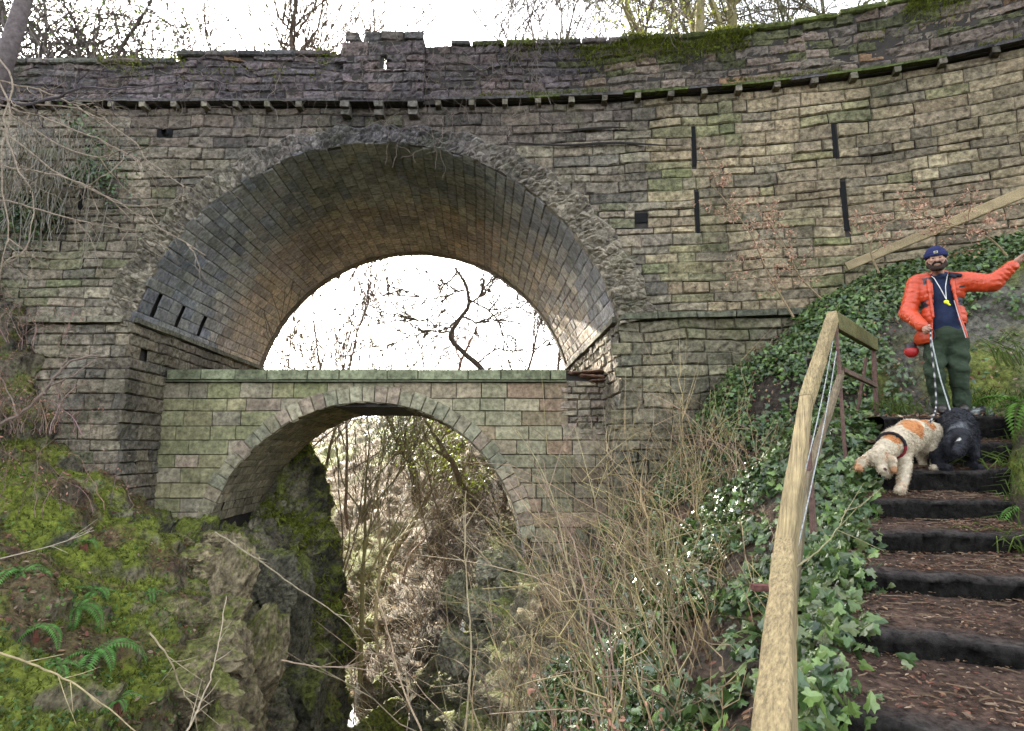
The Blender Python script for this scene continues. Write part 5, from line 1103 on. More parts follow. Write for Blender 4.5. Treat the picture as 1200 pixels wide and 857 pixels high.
# long single stems crossing the foreground
FS = [(((-10, 762), (30, 776), (75, 795), (120, 825), (165, 862)), 3.0, .006, 'long pale stem running down to the right across the lower left corner', (.42, .33, .18)),
      (((213, 870), (232, 830), (248, 790), (258, 745), (266, 698)), 3.2, .0055, 'straight pale twig standing upright before the left rocks', (.36, .29, .2)),
      (((176, 742), (200, 775), (212, 805), (228, 835), (233, 870)), 3.3, .005, 'thin kinked twig just left of the upright pale twig', (.36, .29, .18)),
      (((252, 624), (300, 655), (350, 690), (400, 725), (440, 768)), 4.5, .007, 'long thin branch slanting across the dark rock pillar', (.28, .23, .15)),
      (((330, 775), (385, 782), (440, 788), (500, 820)), 3.6, .005, 'thin twig lying level before the foot of the rock pillar', (.26, .19, .13)),
      (((545, 868), (552, 760), (548, 700), (545, 640), (546, 575)), 3.4, .006, 'straight bare stem standing before the right of the lower arch', (.30, .24, .14)),
      (((500, 870), (470, 800), (455, 740), (440, 690)), 3.3, .006, 'leaning twig with a bent tip at the foot of the gorge view', (.30, .22, .14)),
      (((700, 860), (690, 760), (665, 660), (640, 560), (600, 500)), 3.6, .0065, 'long bare stem arching left in front of the lower bridge', (.30, .25, .14)),
      (((0, 655), (60, 640), (110, 622)), 5.5, .006, 'pale twig lying on the moss at the left edge', (.4, .33, .25)),
      (((930, 665), (955, 650), (980, 622), (992, 596)), 2.8, .004, 'thin twig reaching across the ivy right of the handrail', (.30, .26, .14))]
for q, Y, r, lab, c in FS:
    t = thing('bramble_cane', P(*q[0], Y), lab, 'stem', None); m = MB(); rs = np.random.default_rng(len(lab)); pts = cr_interp(np.array([P(a, b, Y+.08*i) for i, (a, b) in enumerate(q)]), [6]*(len(q)-1)); pts = pts+rs.normal(0, .0025, pts.shape)
    m.tube(pts, np.linspace(r, r*.45, len(pts)), c, 6); m.build('stalk', M_BARK, t, smooth=True); m = MB()
    for j in range(6):
        i = rs.integers(3, len(pts)-1); dd = pts[i+1]-pts[i]; dd /= np.linalg.norm(dd); dd = dd+rs.normal(0, .5, 3); L_ = rs.uniform(.05, .22); m.tube([pts[i], pts[i]+dd*L_*.5, pts[i]+dd*L_+rs.normal(0, .01, 3)], [r*.5, r*.35, .001], c, 4, cap=False)
    m.build('twigs', M_BARK, t)
# dead branch and twiggy heap against the left abutment
t = thing('fallen_branch', P(10, 450, 7.2), 'dead forked branch sticking out of the brushwood beside the left abutment', 'branch'); m = MB(); rs = np.random.default_rng(9)
for q, r in ((((-20, 506), (20, 488), (50, 462), (68, 438), (88, 422), (118, 416)), .028), (((50, 462), (62, 448), (72, 470), (60, 500)), .012), (((68, 438), (80, 418), (98, 418)), .014), (((60, 452), (85, 440), (108, 424)), .016), (((20, 488), (10, 460), (0, 440)), .012)):
    pts = cr_interp(np.array([P(a, b, 8.2+.05*i) for i, (a, b) in enumerate(q)]), [4]*(len(q)-1)); m.tube(pts+rs.normal(0, .008, pts.shape), np.linspace(r, r*.5, len(pts)), (.20, .15, .12), 6)
m.build('limb', M_BARK, t)
for k, (px, py, Y, n, lab) in enumerate(((12, 470, 8.6, 110, 'heap of dead brushwood and leaves at the left edge beside the abutment'), (25, 560, 7.6, 60, 'dead twigs and brown leaves on top of the mossy bank'), (5, 370, 9.3, 60, 'twigs sprouting by the wall at the left edge of the photo'))):
    bramble(P(px, py, Y)-(0.15, 0, .35), lab, n, 1.0, 300+k, col=(.26, .18, .13), spread=.5, twigs=5, bud=[500, 260, 60][k], name='brushwood', cat='brushwood', grp='dead brushwood on the left')
# creeper stems on the wall face (left half and beside the bay)
t = thing('dead_creeper', P(100, 160, 9.85), 'thin dead creeper stems wandering over the left of the wall and parapet', 'creeper'); m = MB(); rs = np.random.default_rng(19)
for k in range(150):
    x = rs.uniform(-9.2, -1.0) if k < 110 else rs.uniform(-1.5, .3); z = rs.uniform(5.6, 7.2); p = [np.array([x, float(YF(x))-.09, z])]; d = rs.uniform(0, 6.28)
    for i in range(14):
        d += rs.normal(0, .45); x += .07*math.cos(d); z += .07*math.sin(d)-.012; z = min(z, 7.25); p.append(np.array([x, float(YF(x))-.10-.03*rs.random()-(.05 if z > 6.15 else 0)-(.13 if BX0 < x < BX1 and z > 6.1 else 0), z]))
    m.tube(p, .0035, np.array([.22, .17, .14])*rs.uniform(.5, 1.2), 3, cap=False)
m.build('stems', M_BARK, t)
# ================================================================ figures (signed-distance sculpting -> one continuous surface)
class SDF:
    def __init__(s, lo, hi, res):
        s.lo = np.array(lo, float); s.res = res; s.n = np.ceil((np.array(hi)-s.lo)/res).astype(int)+1
        s.g = np.full(tuple(s.n), 9.0, np.float32); s.ax = [s.lo[i]+np.arange(s.n[i])*res for i in range(3)]
    def sub(s, lo, hi, m):
        a = np.clip(((np.array(lo)-m-s.lo)/s.res).astype(int), 0, s.n-1); b = np.clip(((np.array(hi)+m-s.lo)/s.res).astype(int)+2, 1, s.n)
        sl = tuple(slice(int(a[i]), int(b[i])) for i in range(3))
        return sl, np.stack(np.meshgrid(*[s.ax[i][sl[i]] for i in range(3)], indexing='ij'), -1)
    def blend(s, sl, d, k, cut=False):
        g = s.g[sl]
        if cut: d = -d; h = np.clip(.5-.5*(g-d)/k, 0, 1); s.g[sl] = g*(1-h)+d*h+k*h*(1-h)
        else: h = np.clip(.5+.5*(g-d)/k, 0, 1); s.g[sl] = g*(1-h)+d*h-k*h*(1-h)
    def cap(s, a, b, ra, rb, k=.02, cut=False, mod=None):
        a = np.array(a, float); b = np.array(b, float); r = max(ra, rb); sl, q = s.sub(np.minimum(a, b)-r, np.maximum(a, b)+r, k*2+.03)
        ab = b-a; t = np.clip(((q-a)@ab)/(ab@ab+1e-9), 0, 1); d = np.linalg.norm(q-a-t[..., None]*ab, axis=-1)-(ra+(rb-ra)*t)
        if mod is not None: d = d-mod(q, t)
        s.blend(sl, d, k, cut)
    def chain(s, pts, rs, k=.02, **kw):
        for i in range(len(pts)-1): s.cap(pts[i], pts[i+1], rs[i], rs[i+1], k, **kw)
    def ell(s, c, r, k=.02, R=None, cut=False, mod=None):
        c = np.array(c, float); r = np.array(r, float); m = r.max(); sl, q = s.sub(c-m, c+m, k*2+.03); p = q-c
        if R is not None: p = p@R
        k0 = np.linalg.norm(p/r, axis=-1); k1 = np.linalg.norm(p/(r*r), axis=-1)+1e-9; d = k0*(k0-1)/k1
        if mod is not None: d = d-mod(q, None)
        s.blend(sl, d, k, cut)
    def mesh(s):
        g = s.g; neg = g < 0; n = s.n
        c8 = [(a, b, c) for a in (0, 1) for b in (0, 1) for c in (0, 1)]
        sh = lambda A, o: A[o[0]:n[0]-1+o[0], o[1]:n[1]-1+o[1], o[2]:n[2]-1+o[2]]
        cnt = sum(sh(neg, o).astype(int) for o in c8); act = (cnt > 0) & (cnt < 8); I = np.argwhere(act)
        acc = np.zeros((len(I), 3)); w_ = np.zeros(len(I))
        for i in range(8):
            for j in range(i+1, 8):
                if sum(abs(c8[i][k]-c8[j][k]) for k in range(3)) != 1: continue
                va = g[tuple((I+c8[i]).T)]; vb = g[tuple((I+c8[j]).T)]; m = (va < 0) != (vb < 0); t = np.where(m, va/(va-vb+1e-12), 0)[:, None]
                acc += np.where(m[:, None], np.array(c8[i])*(1-t)+np.array(c8[j])*t, 0); w_ += m
        V = s.lo+(I+acc/w_[:, None])*s.res
        idx = -np.ones(tuple(n-1), int); idx[tuple(I.T)] = np.arange(len(I)); Fs = []
        for ax in range(3):
            o1, o2 = [(1, 2), (2, 0), (0, 1)][ax]; d = [0, 0, 0]; d[ax] = 1
            lo = [0, 0, 0]; lo[o1] = 1; lo[o2] = 1
            sl1 = tuple(slice(lo[k], n[k]-1) for k in range(3)); a = neg[sl1]; sl2 = tuple(slice(lo[k]+d[k], n[k]-1+d[k]) for k in range(3)); b = neg[sl2]
            E_ = np.argwhere(a != b)+np.array(lo); fl = neg[tuple(E_.T)]
            u = np.zeros(3, int); u[o1] = 1; v = np.zeros(3, int); v[o2] = 1
            q = np.stack([idx[tuple((E_-u-v).T)], idx[tuple((E_-v).T)], idx[tuple(E_.T)], idx[tuple((E_-u).T)]], -1)
            q = np.where(fl[:, None], q, q[:, ::-1]); q = q[(q >= 0).all(1)]; Fs.append(q)
        return V, np.concatenate(Fs)
    def build(s, name, mat_, parent, col, origin=(0, 0, 0), R=None, disp=None):
        V, Fq = s.mesh()
        c = col(V) if callable(col) else np.tile(np.array(col, float), (len(V), 1))
        if disp is not None:
            gr = np.stack(np.gradient(s.g), -1); ii = np.clip(((V-s.lo)/s.res).round().astype(int), 0, s.n-1); nn = gr[tuple(ii.T)]; nn = nn/(np.linalg.norm(nn, axis=1)[:, None]+1e-9); V = V+nn*disp(V)[:, None]
        V = (V if R is None else V@np.array(R).T)+np.array(origin); mb = MB(); mb.add(V, Fq, c); s.V = V; return mb.build(name, mat_, parent, smooth=True)

M_SKIN = mat('skin', rough=.55, amp=.08, bump=.1, bs=60, bd=.003, spec=.4)
M_NYLON = mat('quilted_nylon', rough=.42, amp=.12, ns=14, bump=.35, bs=38, bd=.008, spec=.5)
M_CLOTH = mat('cloth', rough=.9, amp=.25, ns=18, bump=.5, bs=70, bd=.006)
M_FUR = mat('fur', rough=.8, amp=.3, ns=40, bump=.9, bs=110, bd=.008, spec=.2)
M_PLAST = mat('plastic', rough=.35, amp=.05, bump=0, spec=.5)

# ---------------------------------------------------------------- the man
MO = P(1110, 490, 6.12); MO = np.array([MO[0], 6.12, MO[2]+.0])
man = thing('person', MO, 'man in an orange quilted jacket and navy beanie on the steps, arm outstretched', 'person')
TM = .9*math.atan2(MO[0], MO[1]); RM = np.array([[math.cos(TM), math.sin(TM), 0], [-math.sin(TM), math.cos(TM), 0], [0, 0, 1]])   # he faces the camera's side of the stairs
def WM(p): return MO+RM@np.asarray(p, float)
def L(px, py, dy=0.0):                   # a point on the man, in his own frame: x to his left, y behind him, z up
    r = P(px, py, 1.0); ny = RM[:, 1]; t = (dy+MO@ny)/(r@ny); return RM.T@(r*t-MO)
SC = 6.12/F
hd = L(1097, 306, -.10)
shR, shL = L(1074, 332, .02), L(1129, 329, .0)
elR, wrR, haR = L(1064, 367, -.06), L(1081, 383, -.28), L(1088, 386, -.33)
elL, wrL, haL = L(1163, 332, -.05), L(1186, 312, -.08), L(1193, 305, -.09)
hpR, hpL = L(1097, 396, 0), L(1120, 395, 0)
knR, knL = L(1095, 437, -.10), L(1123, 434, -.04)
anR, anL = L(1102, 474, .0), L(1127, 474, .05)
neck = L(1101, 322, -.01); chest = L(1103, 345, .0); belly = L(1107, 378, .0)
S = SDF(L(1035, 500, -.55)-.05, L(1218, 275, .4)+.05, .0085)
def hcol(V):
    c = np.tile(np.array([.40, .22, .155]), (len(V), 1)); return c
S.ell(hd, (.078, .098, .115), .01); S.ell(hd+(0, -.04, -.06), (.055, .06, .06), .02)
S.cap(hd+(0, -.098, .005), hd+(0, -.118, -.028), .010, .015, .012)       # nose
S.cap(hd+(-.045, -.088, .022), hd+(.045, -.088, .022), .012, .012, .012) # brow
for s_ in (-1, 1):
    S.ell(hd+(s_*.082, .01, -.01), (.012, .02, .032), .008)
    S.ell(hd+(s_*.04, -.082, -.012), (.022, .02, .02), .012)
    S.ell(hd+(s_*.030, -.100, .006), (.014, .008, .008), .006, cut=True)
S.cap(hd+(-.022, -.098, -.058), hd+(.022, -.098, -.058), .008, .008, .008)
S.chain([hd+(0, .02, -.07), neck+(0, .03, -.04)], [.055, .05], .02)
S.chain([chest+(-.10, 0, .04), chest+(.10, 0, .04)], [.05, .05], .03); S.chain([chest, belly, (hpR+hpL)/2], [.07, .07, .08], .04)
S.chain([shR, elR, wrR], [.055, .045, .03], .03); S.chain([shL, elL, wrL], [.055, .045, .03], .03)
for h, k_, a in ((hpR, knR, anR), (hpL, knL, anL)):
    S.chain([h, k_, a, a+(0, -.10, -.055)], [.08, .055, .04, .02], .02)
# hands: palm, four fingers curled round the leads, thumb
def hand(S, w_, d, side, up, curl, sc=1.0):
    d = d/np.linalg.norm(d); side = side-(side@d)*d; side /= np.linalg.norm(side); pn = np.cross(d, side)*up
    S.cap(w_, w_+d*.05*sc, .026*sc, .030*sc, .012); S.cap(w_+d*.05-side*.018, w_+d*.085-side*.024, .020, .017, .01); S.cap(w_+d*.05+side*.018, w_+d*.08+side*.026, .020, .016, .01)
    for i, o in enumerate((-.032, -.011, .011, .031)):
        L1 = (.034, .040, .037, .029)[i]; b = w_+d*.085+side*o; r = .0100
        a1, a2, a3 = curl*.5, curl*1.2, curl*1.8
        e1 = b+(d*math.cos(a1)+pn*math.sin(a1))*L1; e2 = e1+(d*math.cos(a2)+pn*math.sin(a2))*L1*.75; e3 = e2+(d*math.cos(a3)+pn*math.sin(a3))*L1*.6
        S.chain([b, e1, e2, e3], [r*1.08, r, r*.95, r*.8], .003)
    t0 = w_+d*.03-side*.026; t1 = t0-side*.022+d*.026+pn*.012; t2 = t1+d*.026+pn*.018+side*.006; S.chain([t0, t1, t2], [.014, .012, .010], .006)
dR = haR-wrR; hand(S, wrR+dR*.1, dR+np.array([0, -.02, -.03]), np.array([-.3, -.2, -1.0]), -1, 1.15)
dL = haL-wrL; hand(S, wrL+dL*.3, dL, np.array([.2, -1.0, .5]), 1, .35)
S.build('body', M_SKIN, man, hcol, MO, RM)
# eyes, beard, hair
for s_ in (-1, 1):
    E1 = SDF(hd+(s_*.03-.02, -.12, -.02), hd+(s_*.03+.02, -.07, .03), .003); E1.ell(hd+(s_*.030, -.093, .005), (.012, .009, .006), .001); E1.build('eye', M_PLAST, man, (.035, .02, .015), MO, RM)
B_ = SDF(hd+(-.12, -.16, -.17), hd+(.12, .08, .05), .006)
B_.chain([hd+(-.074, -.01, -.01), hd+(-.066, -.045, -.06), hd+(-.03, -.082, -.098), hd+(.03, -.082, -.098), hd+(.066, -.045, -.06), hd+(.074, -.01, -.01)], [.014, .022, .026, .026, .022, .014], .02)
B_.chain([hd+(-.04, -.092, -.058), hd+(-.02, -.109, -.040), hd+(.02, -.109, -.040), hd+(.04, -.092, -.058)], [.010, .011, .011, .010], .008)
B_.build('beard', M_FUR, man, (.035, .022, .016), MO, RM, disp=lambda V: .003*fbm(V*90, 2, 3))
Hh = SDF(hd+(-.15, -.17, -.02), hd+(.15, .17, .2), .006)
Rx = np.array([[1, 0, 0], [0, math.cos(.2), -math.sin(.2)], [0, math.sin(.2), math.cos(.2)]])
Hh.ell(hd+(0, .0, .058), (.098, .112, .10), .01); Hh.cap(hd+(-.0, .01, -.10), hd+(0, .01, -.04), .09, .09, .01, cut=True)
for k in range(24):
    a0, a1 = k*math.tau/24, (k+1)*math.tau/24; f = lambda a: hd+np.array([.090*math.cos(a), .106*math.sin(a)-.002, .050+.012*math.sin(a)])
    Hh.cap(f(a0), f(a1), .016, .016, .006); Hh.cap(f(a0)+(0, 0, .02), f(a1)+(0, 0, .02), .014, .014, .006)
Hh.g[..., :] = np.maximum(Hh.g, (hd[2]+.026-Hh.ax[2])[None, None, :])
beanie = Hh.build('beanie', M_CLOTH, man, (.018, .022, .075), MO, RM, disp=lambda V: .0016*np.sin(np.arctan2(V[:, 1]-hd[1], V[:, 0]-hd[0])*44))
mb = MB(); pb = hd+(-.005, -.128, .060); beam(mb, WM(pb+(-.017, 0, 0)), WM(pb+(.019, 0, 0)), .006, .024, (.55, .52, .36), 3, 0); o = mb.build('badge', M_CLOTH, beanie)
mb = MB(); beam(mb, WM(pb+(-.010, -.004, 0)), WM(pb+(.012, -.004, 0)), .003, .010, (.05, .05, .07), 3, 0); mb.build('emblem', M_CLOTH, beanie)
# navy sweater
W_ = SDF(L(1050, 410, -.3), L(1165, 310, .3), .009)
W_.ell(chest+(0, 0, .01), (.175, .105, .19), .05); W_.ell(belly+(0, 0, .03), (.16, .12, .16), .06); W_.ell((hpR+hpL)/2+(0, 0, .03), (.16, .12, .07), .05)
W_.chain([neck+(-.05, .0, -.02), neck+(0, -.055, -.035), neck+(.05, .0, -.02)], [.03, .028, .03], .02); W_.chain([neck+(-.05, .01, -.0), neck+(0, .06, .0), neck+(.05, .01, .0)], [.028, .028, .028], .02)
W_.build('sweater', M_CLOTH, man, (.016, .024, .055), MO, RM, disp=lambda V: .004*fbm(V*14, 2, 3))
# quilted jacket, open at the front
J = SDF(L(1040, 412, -.5), L(1196, 296, .42), .0075)
def quilt(q, t): return .007*np.abs(np.sin((q[..., 2]+.10*np.abs(q[..., 0]-chest[0]))*math.pi/.062))**.7
def qarm(Lg): return lambda q, t: .007*np.abs(np.sin(t*Lg/.055*math.pi))**.7
J.ell(chest+(0, .01, .015), (.205, .135, .19), .05, mod=quilt); J.ell(belly+(-.01, .01, .05), (.20, .15, .22), .05, mod=quilt); J.ell(L(1102, 396, .0), (.225, .165, .15), .04, mod=quilt)
J.cap(shR+(.02, .0, .0), shR+(.15, 0, .045), .085, .07, .04); J.cap(shL+(-.02, 0, 0), shL+(-.15, 0, .045), .085, .07, .04)
J.cap(shR, elR, .088, .074, .02, mod=qarm(.36)); J.cap(elR, wrR+(wrR-elR)*-.06, .074, .052, .03, mod=qarm(.3))
J.cap(shL, elL, .088, .078, .03, mod=qarm(.38)); J.cap(elL, wrL, .078, .050, .03, mod=qarm(.3))
J.cap(shL+(.02, .0, -.06), elL+(-.05, 0, -.04), .05, .03, .05)
xs_, ys__, zs_ = J.ax
hem = L(1102, 403, 0)[2]; X_, Z_ = np.meshgrid(xs_, zs_, indexing='ij')
J.g[...] = np.maximum(J.g, ((hem+.10*np.clip(X_-chest[0], 0, .3)) - Z_)[:, None, :])
# cut the opening: a wedge in front
zt = L(1100, 326, 0)[2]; Yg = ys__[None, :, None]
cx_ = np.interp(Z_, [hem, L(1105, 385, 0)[2], L(1105, 350, 0)[2], zt], [L(1113, 400, 0)[0], L(1110, 385, 0)[0], L(1105, 350, 0)[0], L(1101, 326, 0)[0]])
hw_ = np.interp(Z_, [hem, L(1105, 385, 0)[2], L(1105, 350, 0)[2], zt, zt+.08], [.155, .125, .085, .065, .075])
wedge = np.maximum((np.abs(X_-cx_)-hw_)[:, None, :], Yg-(.02+0*Z_)[:, None, :])
wedge = np.maximum(wedge, 0*Yg+(-1)); J.g[...] = np.maximum(J.g, -wedge)
# hollow so the sweater and legs show inside
J.ell(chest+(0, .0, .0), (.176, .106, .19), .01, cut=True); J.ell(belly+(0, 0, -.02), (.17, .125, .24), .01, cut=True)
J.cap(neck+(0, .0, -.06), neck+(0, -.0, .12), .085, .10, .02, cut=True)
# collar and folded lapels
J.chain([neck+(-.10, -.06, -.06), neck+(-.095, .02, -.01), neck+(-.05, .085, .02), neck+(.05, .085, .02), neck+(.095, .02, -.01), neck+(.11, -.06, -.05)], [.022, .03, .034, .034, .03, .022], .02)
J.chain([neck+(-.10, -.07, -.06), chest+(-.105, -.125, .02), belly+(-.10, -.135, .05)], [.018, .016, .014], .015)
J.chain([neck+(.10, -.07, -.06), chest+(.10, -.125, .0), belly+(.12, -.14, .0), L(1132, 398, 0)+(.0, -.14, 0)], [.018, .016, .014, .012], .015)
def jcol(V):
    c = np.tile(np.array([.50, .058, .016]), (len(V), 1))
    r = np.linalg.norm((V[:, :2]-chest[:2])/np.array([.178, .112]), axis=1); ins = (r < 1.03) & (V[:, 2] < neck[2]-.03); c[ins] = (.03, .03, .04); return c
jk = J.build('jacket', M_NYLON, man, jcol, MO, RM, disp=lambda V: .007*fbm(V*np.array([16, 16, 40]), 3, 3))
mb = MB(); q0 = L(1127, 336, -.15); beam(mb, WM(q0+(-.02, -.0, 0)), WM(q0+(.025, -.0, .002)), .006, .016, (.03, .03, .035), 3, 0); mb.build('chest_label', M_CLOTH, jk)
G = SDF(neck+(.02, -.2, -.15), neck+(.25, .02, .06), .006); G.cap(neck+(.085, -.095, -.035), neck+(.165, -.085, -.055), .022, .018, .01); G.cap(neck+(.085, -.10, -.05), neck+(.12, -.11, -.075), .016, .014, .01); G.build('lining_fold', M_CLOTH, jk, (.02, .022, .035), MO, RM)
mb = MB(); zp = [WM(p) for p in (L(1118, 352, -.155), L(1124, 372, -.17), L(1132, 396, -.16))]; mb.tube(zp, .004, (.45, .45, .45), 5); mb.build('zip', M_PLAST, jk)
# baggy olive trousers
T_ = SDF(L(1065, 500, -.35), L(1160, 380, .3), .009)
def wr(q, t): return .014*np.sin(q[..., 2]*38+q[..., 0]*22+2*np.sin(q[..., 1]*20))*np.clip(t if t is not None else 1, .2, 1)
T_.ell((hpR+hpL)/2+(0, .01, .0), (.175, .13, .10), .03)
for h, k_, a in ((hpR, knR, anR), (hpL, knL, anL)): T_.cap(h+(0, 0, -.01), k_, .112, .088, .012, mod=wr); T_.cap(k_, a+(0, 0, .03), .088, .072, .012, mod=wr); T_.cap(a+(0, 0, .06), a+(0, 0, .0), .078, .076, .01)
T_.ell((hpR+hpL)/2+(-.0, -.1, -.0), (.10, .05, .10), .04)
T_.build('trousers', M_CLOTH, man, (.030, .044, .025), MO, RM, disp=lambda V: .012*fbm(V*np.array([9, 9, 16]), 4, 3)+.006*facet(V*14, 3))
for a in (anR, anL):
    Bt = SDF(a+(-.1, -.28, -.14), a+(.1, .16, .12), .008); Bt.chain([a+(0, .02, .02), a+(0, .0, -.05), a+(0, -.15, -.062)], [.058, .056, .045], .03); Bt.ell(a+(0, -.06, -.09), (.05, .14, .022), .01); Bt.build('boot', M_NYLON, man, (.03, .022, .018), MO, RM)
# whistle on its cord, pouch, leads : carried things
wh = thing('whistle', WM(L(1109, 353, -.19)), 'yellow whistle hanging on a pale neck cord over the navy sweater', 'whistle')
mb = MB(); c0 = WM(L(1109, 351, -.185))
mb.tube([WM(neck+(-.075, .0, .0)), WM(neck+(-.055, -.10, -.055)), WM(L(1102, 338, -.17)), c0], .0042, (.62, .62, .58), 5); mb.tube([WM(neck+(.075, .0, .0)), WM(neck+(.055, -.10, -.055)), WM(L(1108, 336, -.17)), c0], .0042, (.62, .62, .58), 5); mb.build('cord', M_CLOTH, wh)
Wd = SDF(L(1100, 362, -.26), L(1120, 345, -.12), .004); q = L(1109, 354, -.195); Wd.ell(q, (.024, .014, .020), .004); Wd.cap(q+(.005, 0, -.012), q+(.024, -.0, -.034), .012, .010, .004); Wd.build('whistle_body', M_PLAST, wh, (.75, .80, .02), MO, RM)
po = thing('treat_pouch', WM(L(1068, 412, -.02)), 'small round red and dark pouch hanging below the orange jacket at the hip', 'pouch')
Po = SDF(L(1054, 428, -.12), L(1084, 398, .14), .006); q = L(1068, 412, .0); Po.ell(q, (.068, .055, .066), .01); Po.chain([q+(-.02, 0, .06), q+(.02, 0, .07)], [.03, .03], .02)
Po.build('pouch_bag', M_NYLON, po, lambda V: np.where((V[:, 2] > q[2]+.03)[:, None], np.array([.03, .015, .02]), np.array([.42, .02, .02])), MO, RM)

# ---------------------------------------------------------------- dogs
def fur(V, nrm_dir, n, ln, colf, down=.6):
    pass
def dog_fur(parent, S, V, colf, n, ln, origin):
    gr = np.stack(np.gradient(S.g), -1); Vl = V-np.array(origin); k = rng.integers(0, len(V), n); ii = np.clip(((Vl[k]-S.lo)/S.res).round().astype(int), 0, S.n-1); nn = gr[tuple(ii.T)]; nn /= np.linalg.norm(nn, axis=1)[:, None]+1e-9
    p = V[k]; flow = nn*.55+np.array([0, 0, -.75])+.5*np.stack([vn(p*12, 1), vn(p*12, 2), vn(p*12, 3)], -1)+rng.normal(0, .18, (n, 3)); flow /= np.linalg.norm(flow, axis=1)[:, None]
    sd = np.cross(flow, rng.normal(0, 1, (n, 3))); sd /= np.linalg.norm(sd, axis=1)[:, None]; L_ = ln*rng.uniform(.5, 1.2, (n, 1)); w_ = .0016
    A = np.stack([p-sd*w_-nn*.004, p+sd*w_-nn*.004, p+flow*L_*.6+sd*w_*.8, p+flow*L_+nn*L_*-.1], 1); c = colf(Vl[k])*rng.uniform(.7, 1.25, (n, 1)); mb = MB()
    mb.add(A.reshape(-1, 3), (np.arange(n)*4)[:, None]+np.array([[0, 1, 2, 3]]), np.repeat(c, 4, axis=0)); mb.build('fur', M_FUR, parent)
D0 = P(1062, 570, 5.2)
def Q(px, py, Y): return P(px, py, Y)-D0
rump, mid_, shd, nk, hed, muz = Q(1086, 507, 5.50), Q(1068, 509, 5.34), Q(1050, 518, 5.16), Q(1037, 527, 5.0), Q(1027, 537, 4.88), Q(1034, 551, 4.80)
sp_ = thing('dog', D0, 'white and orange spaniel with its head down, one forepaw on the lower step', 'dog')
S = SDF(Q(995, 585, 4.6)+(0, 0, -.02), Q(1125, 478, 5.8)+(0, 0, .05), .0075)
S.cap(rump, mid_, .115, .125, .05); S.cap(mid_, shd, .125, .12, .05); S.cap(mid_+(0, 0, -.04), shd+(0, 0, -.05), .09, .10, .05); S.cap(shd, nk, .10, .075, .05); S.cap(nk, hed, .072, .066, .04)
S.ell(hed+(0, 0, .008), (.068, .075, .066), .03); S.cap(hed+(.01, -.03, -.02), muz, .045, .032, .02); S.ell(muz+(-.0, -.012, .0), (.03, .028, .024), .01)
S.cap(shd+(.07, .02, -.03), Q(1061, 544, 5.06), .062, .046, .04); S.cap(Q(1061, 544, 5.06), Q(1059, 562, 4.98), .046, .036, .02); S.cap(Q(1059, 562, 4.98), Q(1056, 572, 4.92), .036, .036, .02); S.cap(Q(1056, 573, 4.93), Q(1054, 574, 4.86), .034, .03, .02)
S.cap(shd+(-.06, .0, -.05), Q(1042, 545, 5.14), .058, .042, .04); S.cap(Q(1042, 545, 5.14), Q(1039, 556, 5.14), .040, .034, .02)
S.cap(rump+(.04, 0, -.03), Q(1090, 526, 5.36), .09, .058, .04); S.cap(Q(1090, 526, 5.36), Q(1097, 536, 5.44), .05, .034, .02); S.cap(Q(1097, 536, 5.44), Q(1095, 546, 5.36), .034, .032, .02); S.cap(Q(1095, 547, 5.36), Q(1094, 548, 5.28), .03, .027, .01)
S.cap(rump+(-.05, .05, -.03), Q(1080, 530, 5.5), .085, .05, .04); S.cap(Q(1080, 530, 5.5), Q(1082, 545, 5.5), .04, .03, .02)
S.cap(rump+(.03, .08, .03), Q(1104, 498, 5.66), .035, .02, .03)
for e0, e1, e2 in ((hed+(-.055, .01, .02), Q(1010, 541, 4.86), Q(1006, 549, 4.84)), (hed+(.065, .0, .01), Q(1045, 540, 4.86), Q(1047, 551, 4.84))):
    S.chain([e0, e1, e2], [.026, .036, .026], .015)
patches = [(Q(1069, 500, 5.20), .115), (Q(1047, 509, 5.02), .10), (Q(1085, 490, 5.36), .11), (Q(1058, 490, 5.3), .06), (Q(1052, 524, 4.98), .03)]
def spcol(V):
    c = np.tile(np.array([.50, .42, .30]), (len(V), 1)); o = np.array([.45, .19, .07]); m = np.zeros(len(V)); w_ = .045*fbm(V*14, 3, 3)
    for p, r in patches: m = np.maximum(m, np.clip((r-np.linalg.norm(V-p, axis=1)+w_)*60, 0, 1))
    for e in (Q(1010, 541, 4.86), Q(1006, 549, 4.84), Q(1045, 540, 4.86), Q(1047, 551, 4.84)): m = np.maximum(m, .75*np.clip((.055-np.linalg.norm(V-e, axis=1)+w_)*50, 0, 1))
    m = np.maximum(m, .45*np.clip((.05-np.linalg.norm(V-hed-np.array([.04, -.04, .02]), axis=1)+w_)*50, 0, 1))
    m = np.maximum(m, .3*np.clip(fbm(V*30, 2, 5)*3, 0, 1)*(V[:, 2] < Q(1056, 560, 4.95)[2])); c = c*(1-m[:, None])+o*m[:, None]
    n_ = np.linalg.norm(V-(muz+np.array([0, -.038, .006])), axis=1) < .014; c[n_] = (.08, .04, .035)
    return c
S.build('body', M_FUR, sp_, spcol, D0, disp=lambda V: .006*fbm(V*30, 3, 3)); dog_fur(sp_, S, S.V, spcol, 14000, .024, D0)
for e in (hed+(-.030, -.062, .012), hed+(.042, -.055, .008)):
    Ee = SDF(e-.02, e+.02, .004); Ee.ell(e, (.009, .009, .008), .001); Ee.build('eye', M_PLAST, sp_, (.02, .012, .01), D0)
H_ = SDF(shd-.22, shd+.22, .007)
ax = (shd-nk)/np.linalg.norm(shd-nk); c_ = nk*.45+shd*.55; u_ = np.cross(ax, (0, 0, 1)); u_ /= np.linalg.norm(u_); v_ = np.cross(u_, ax)
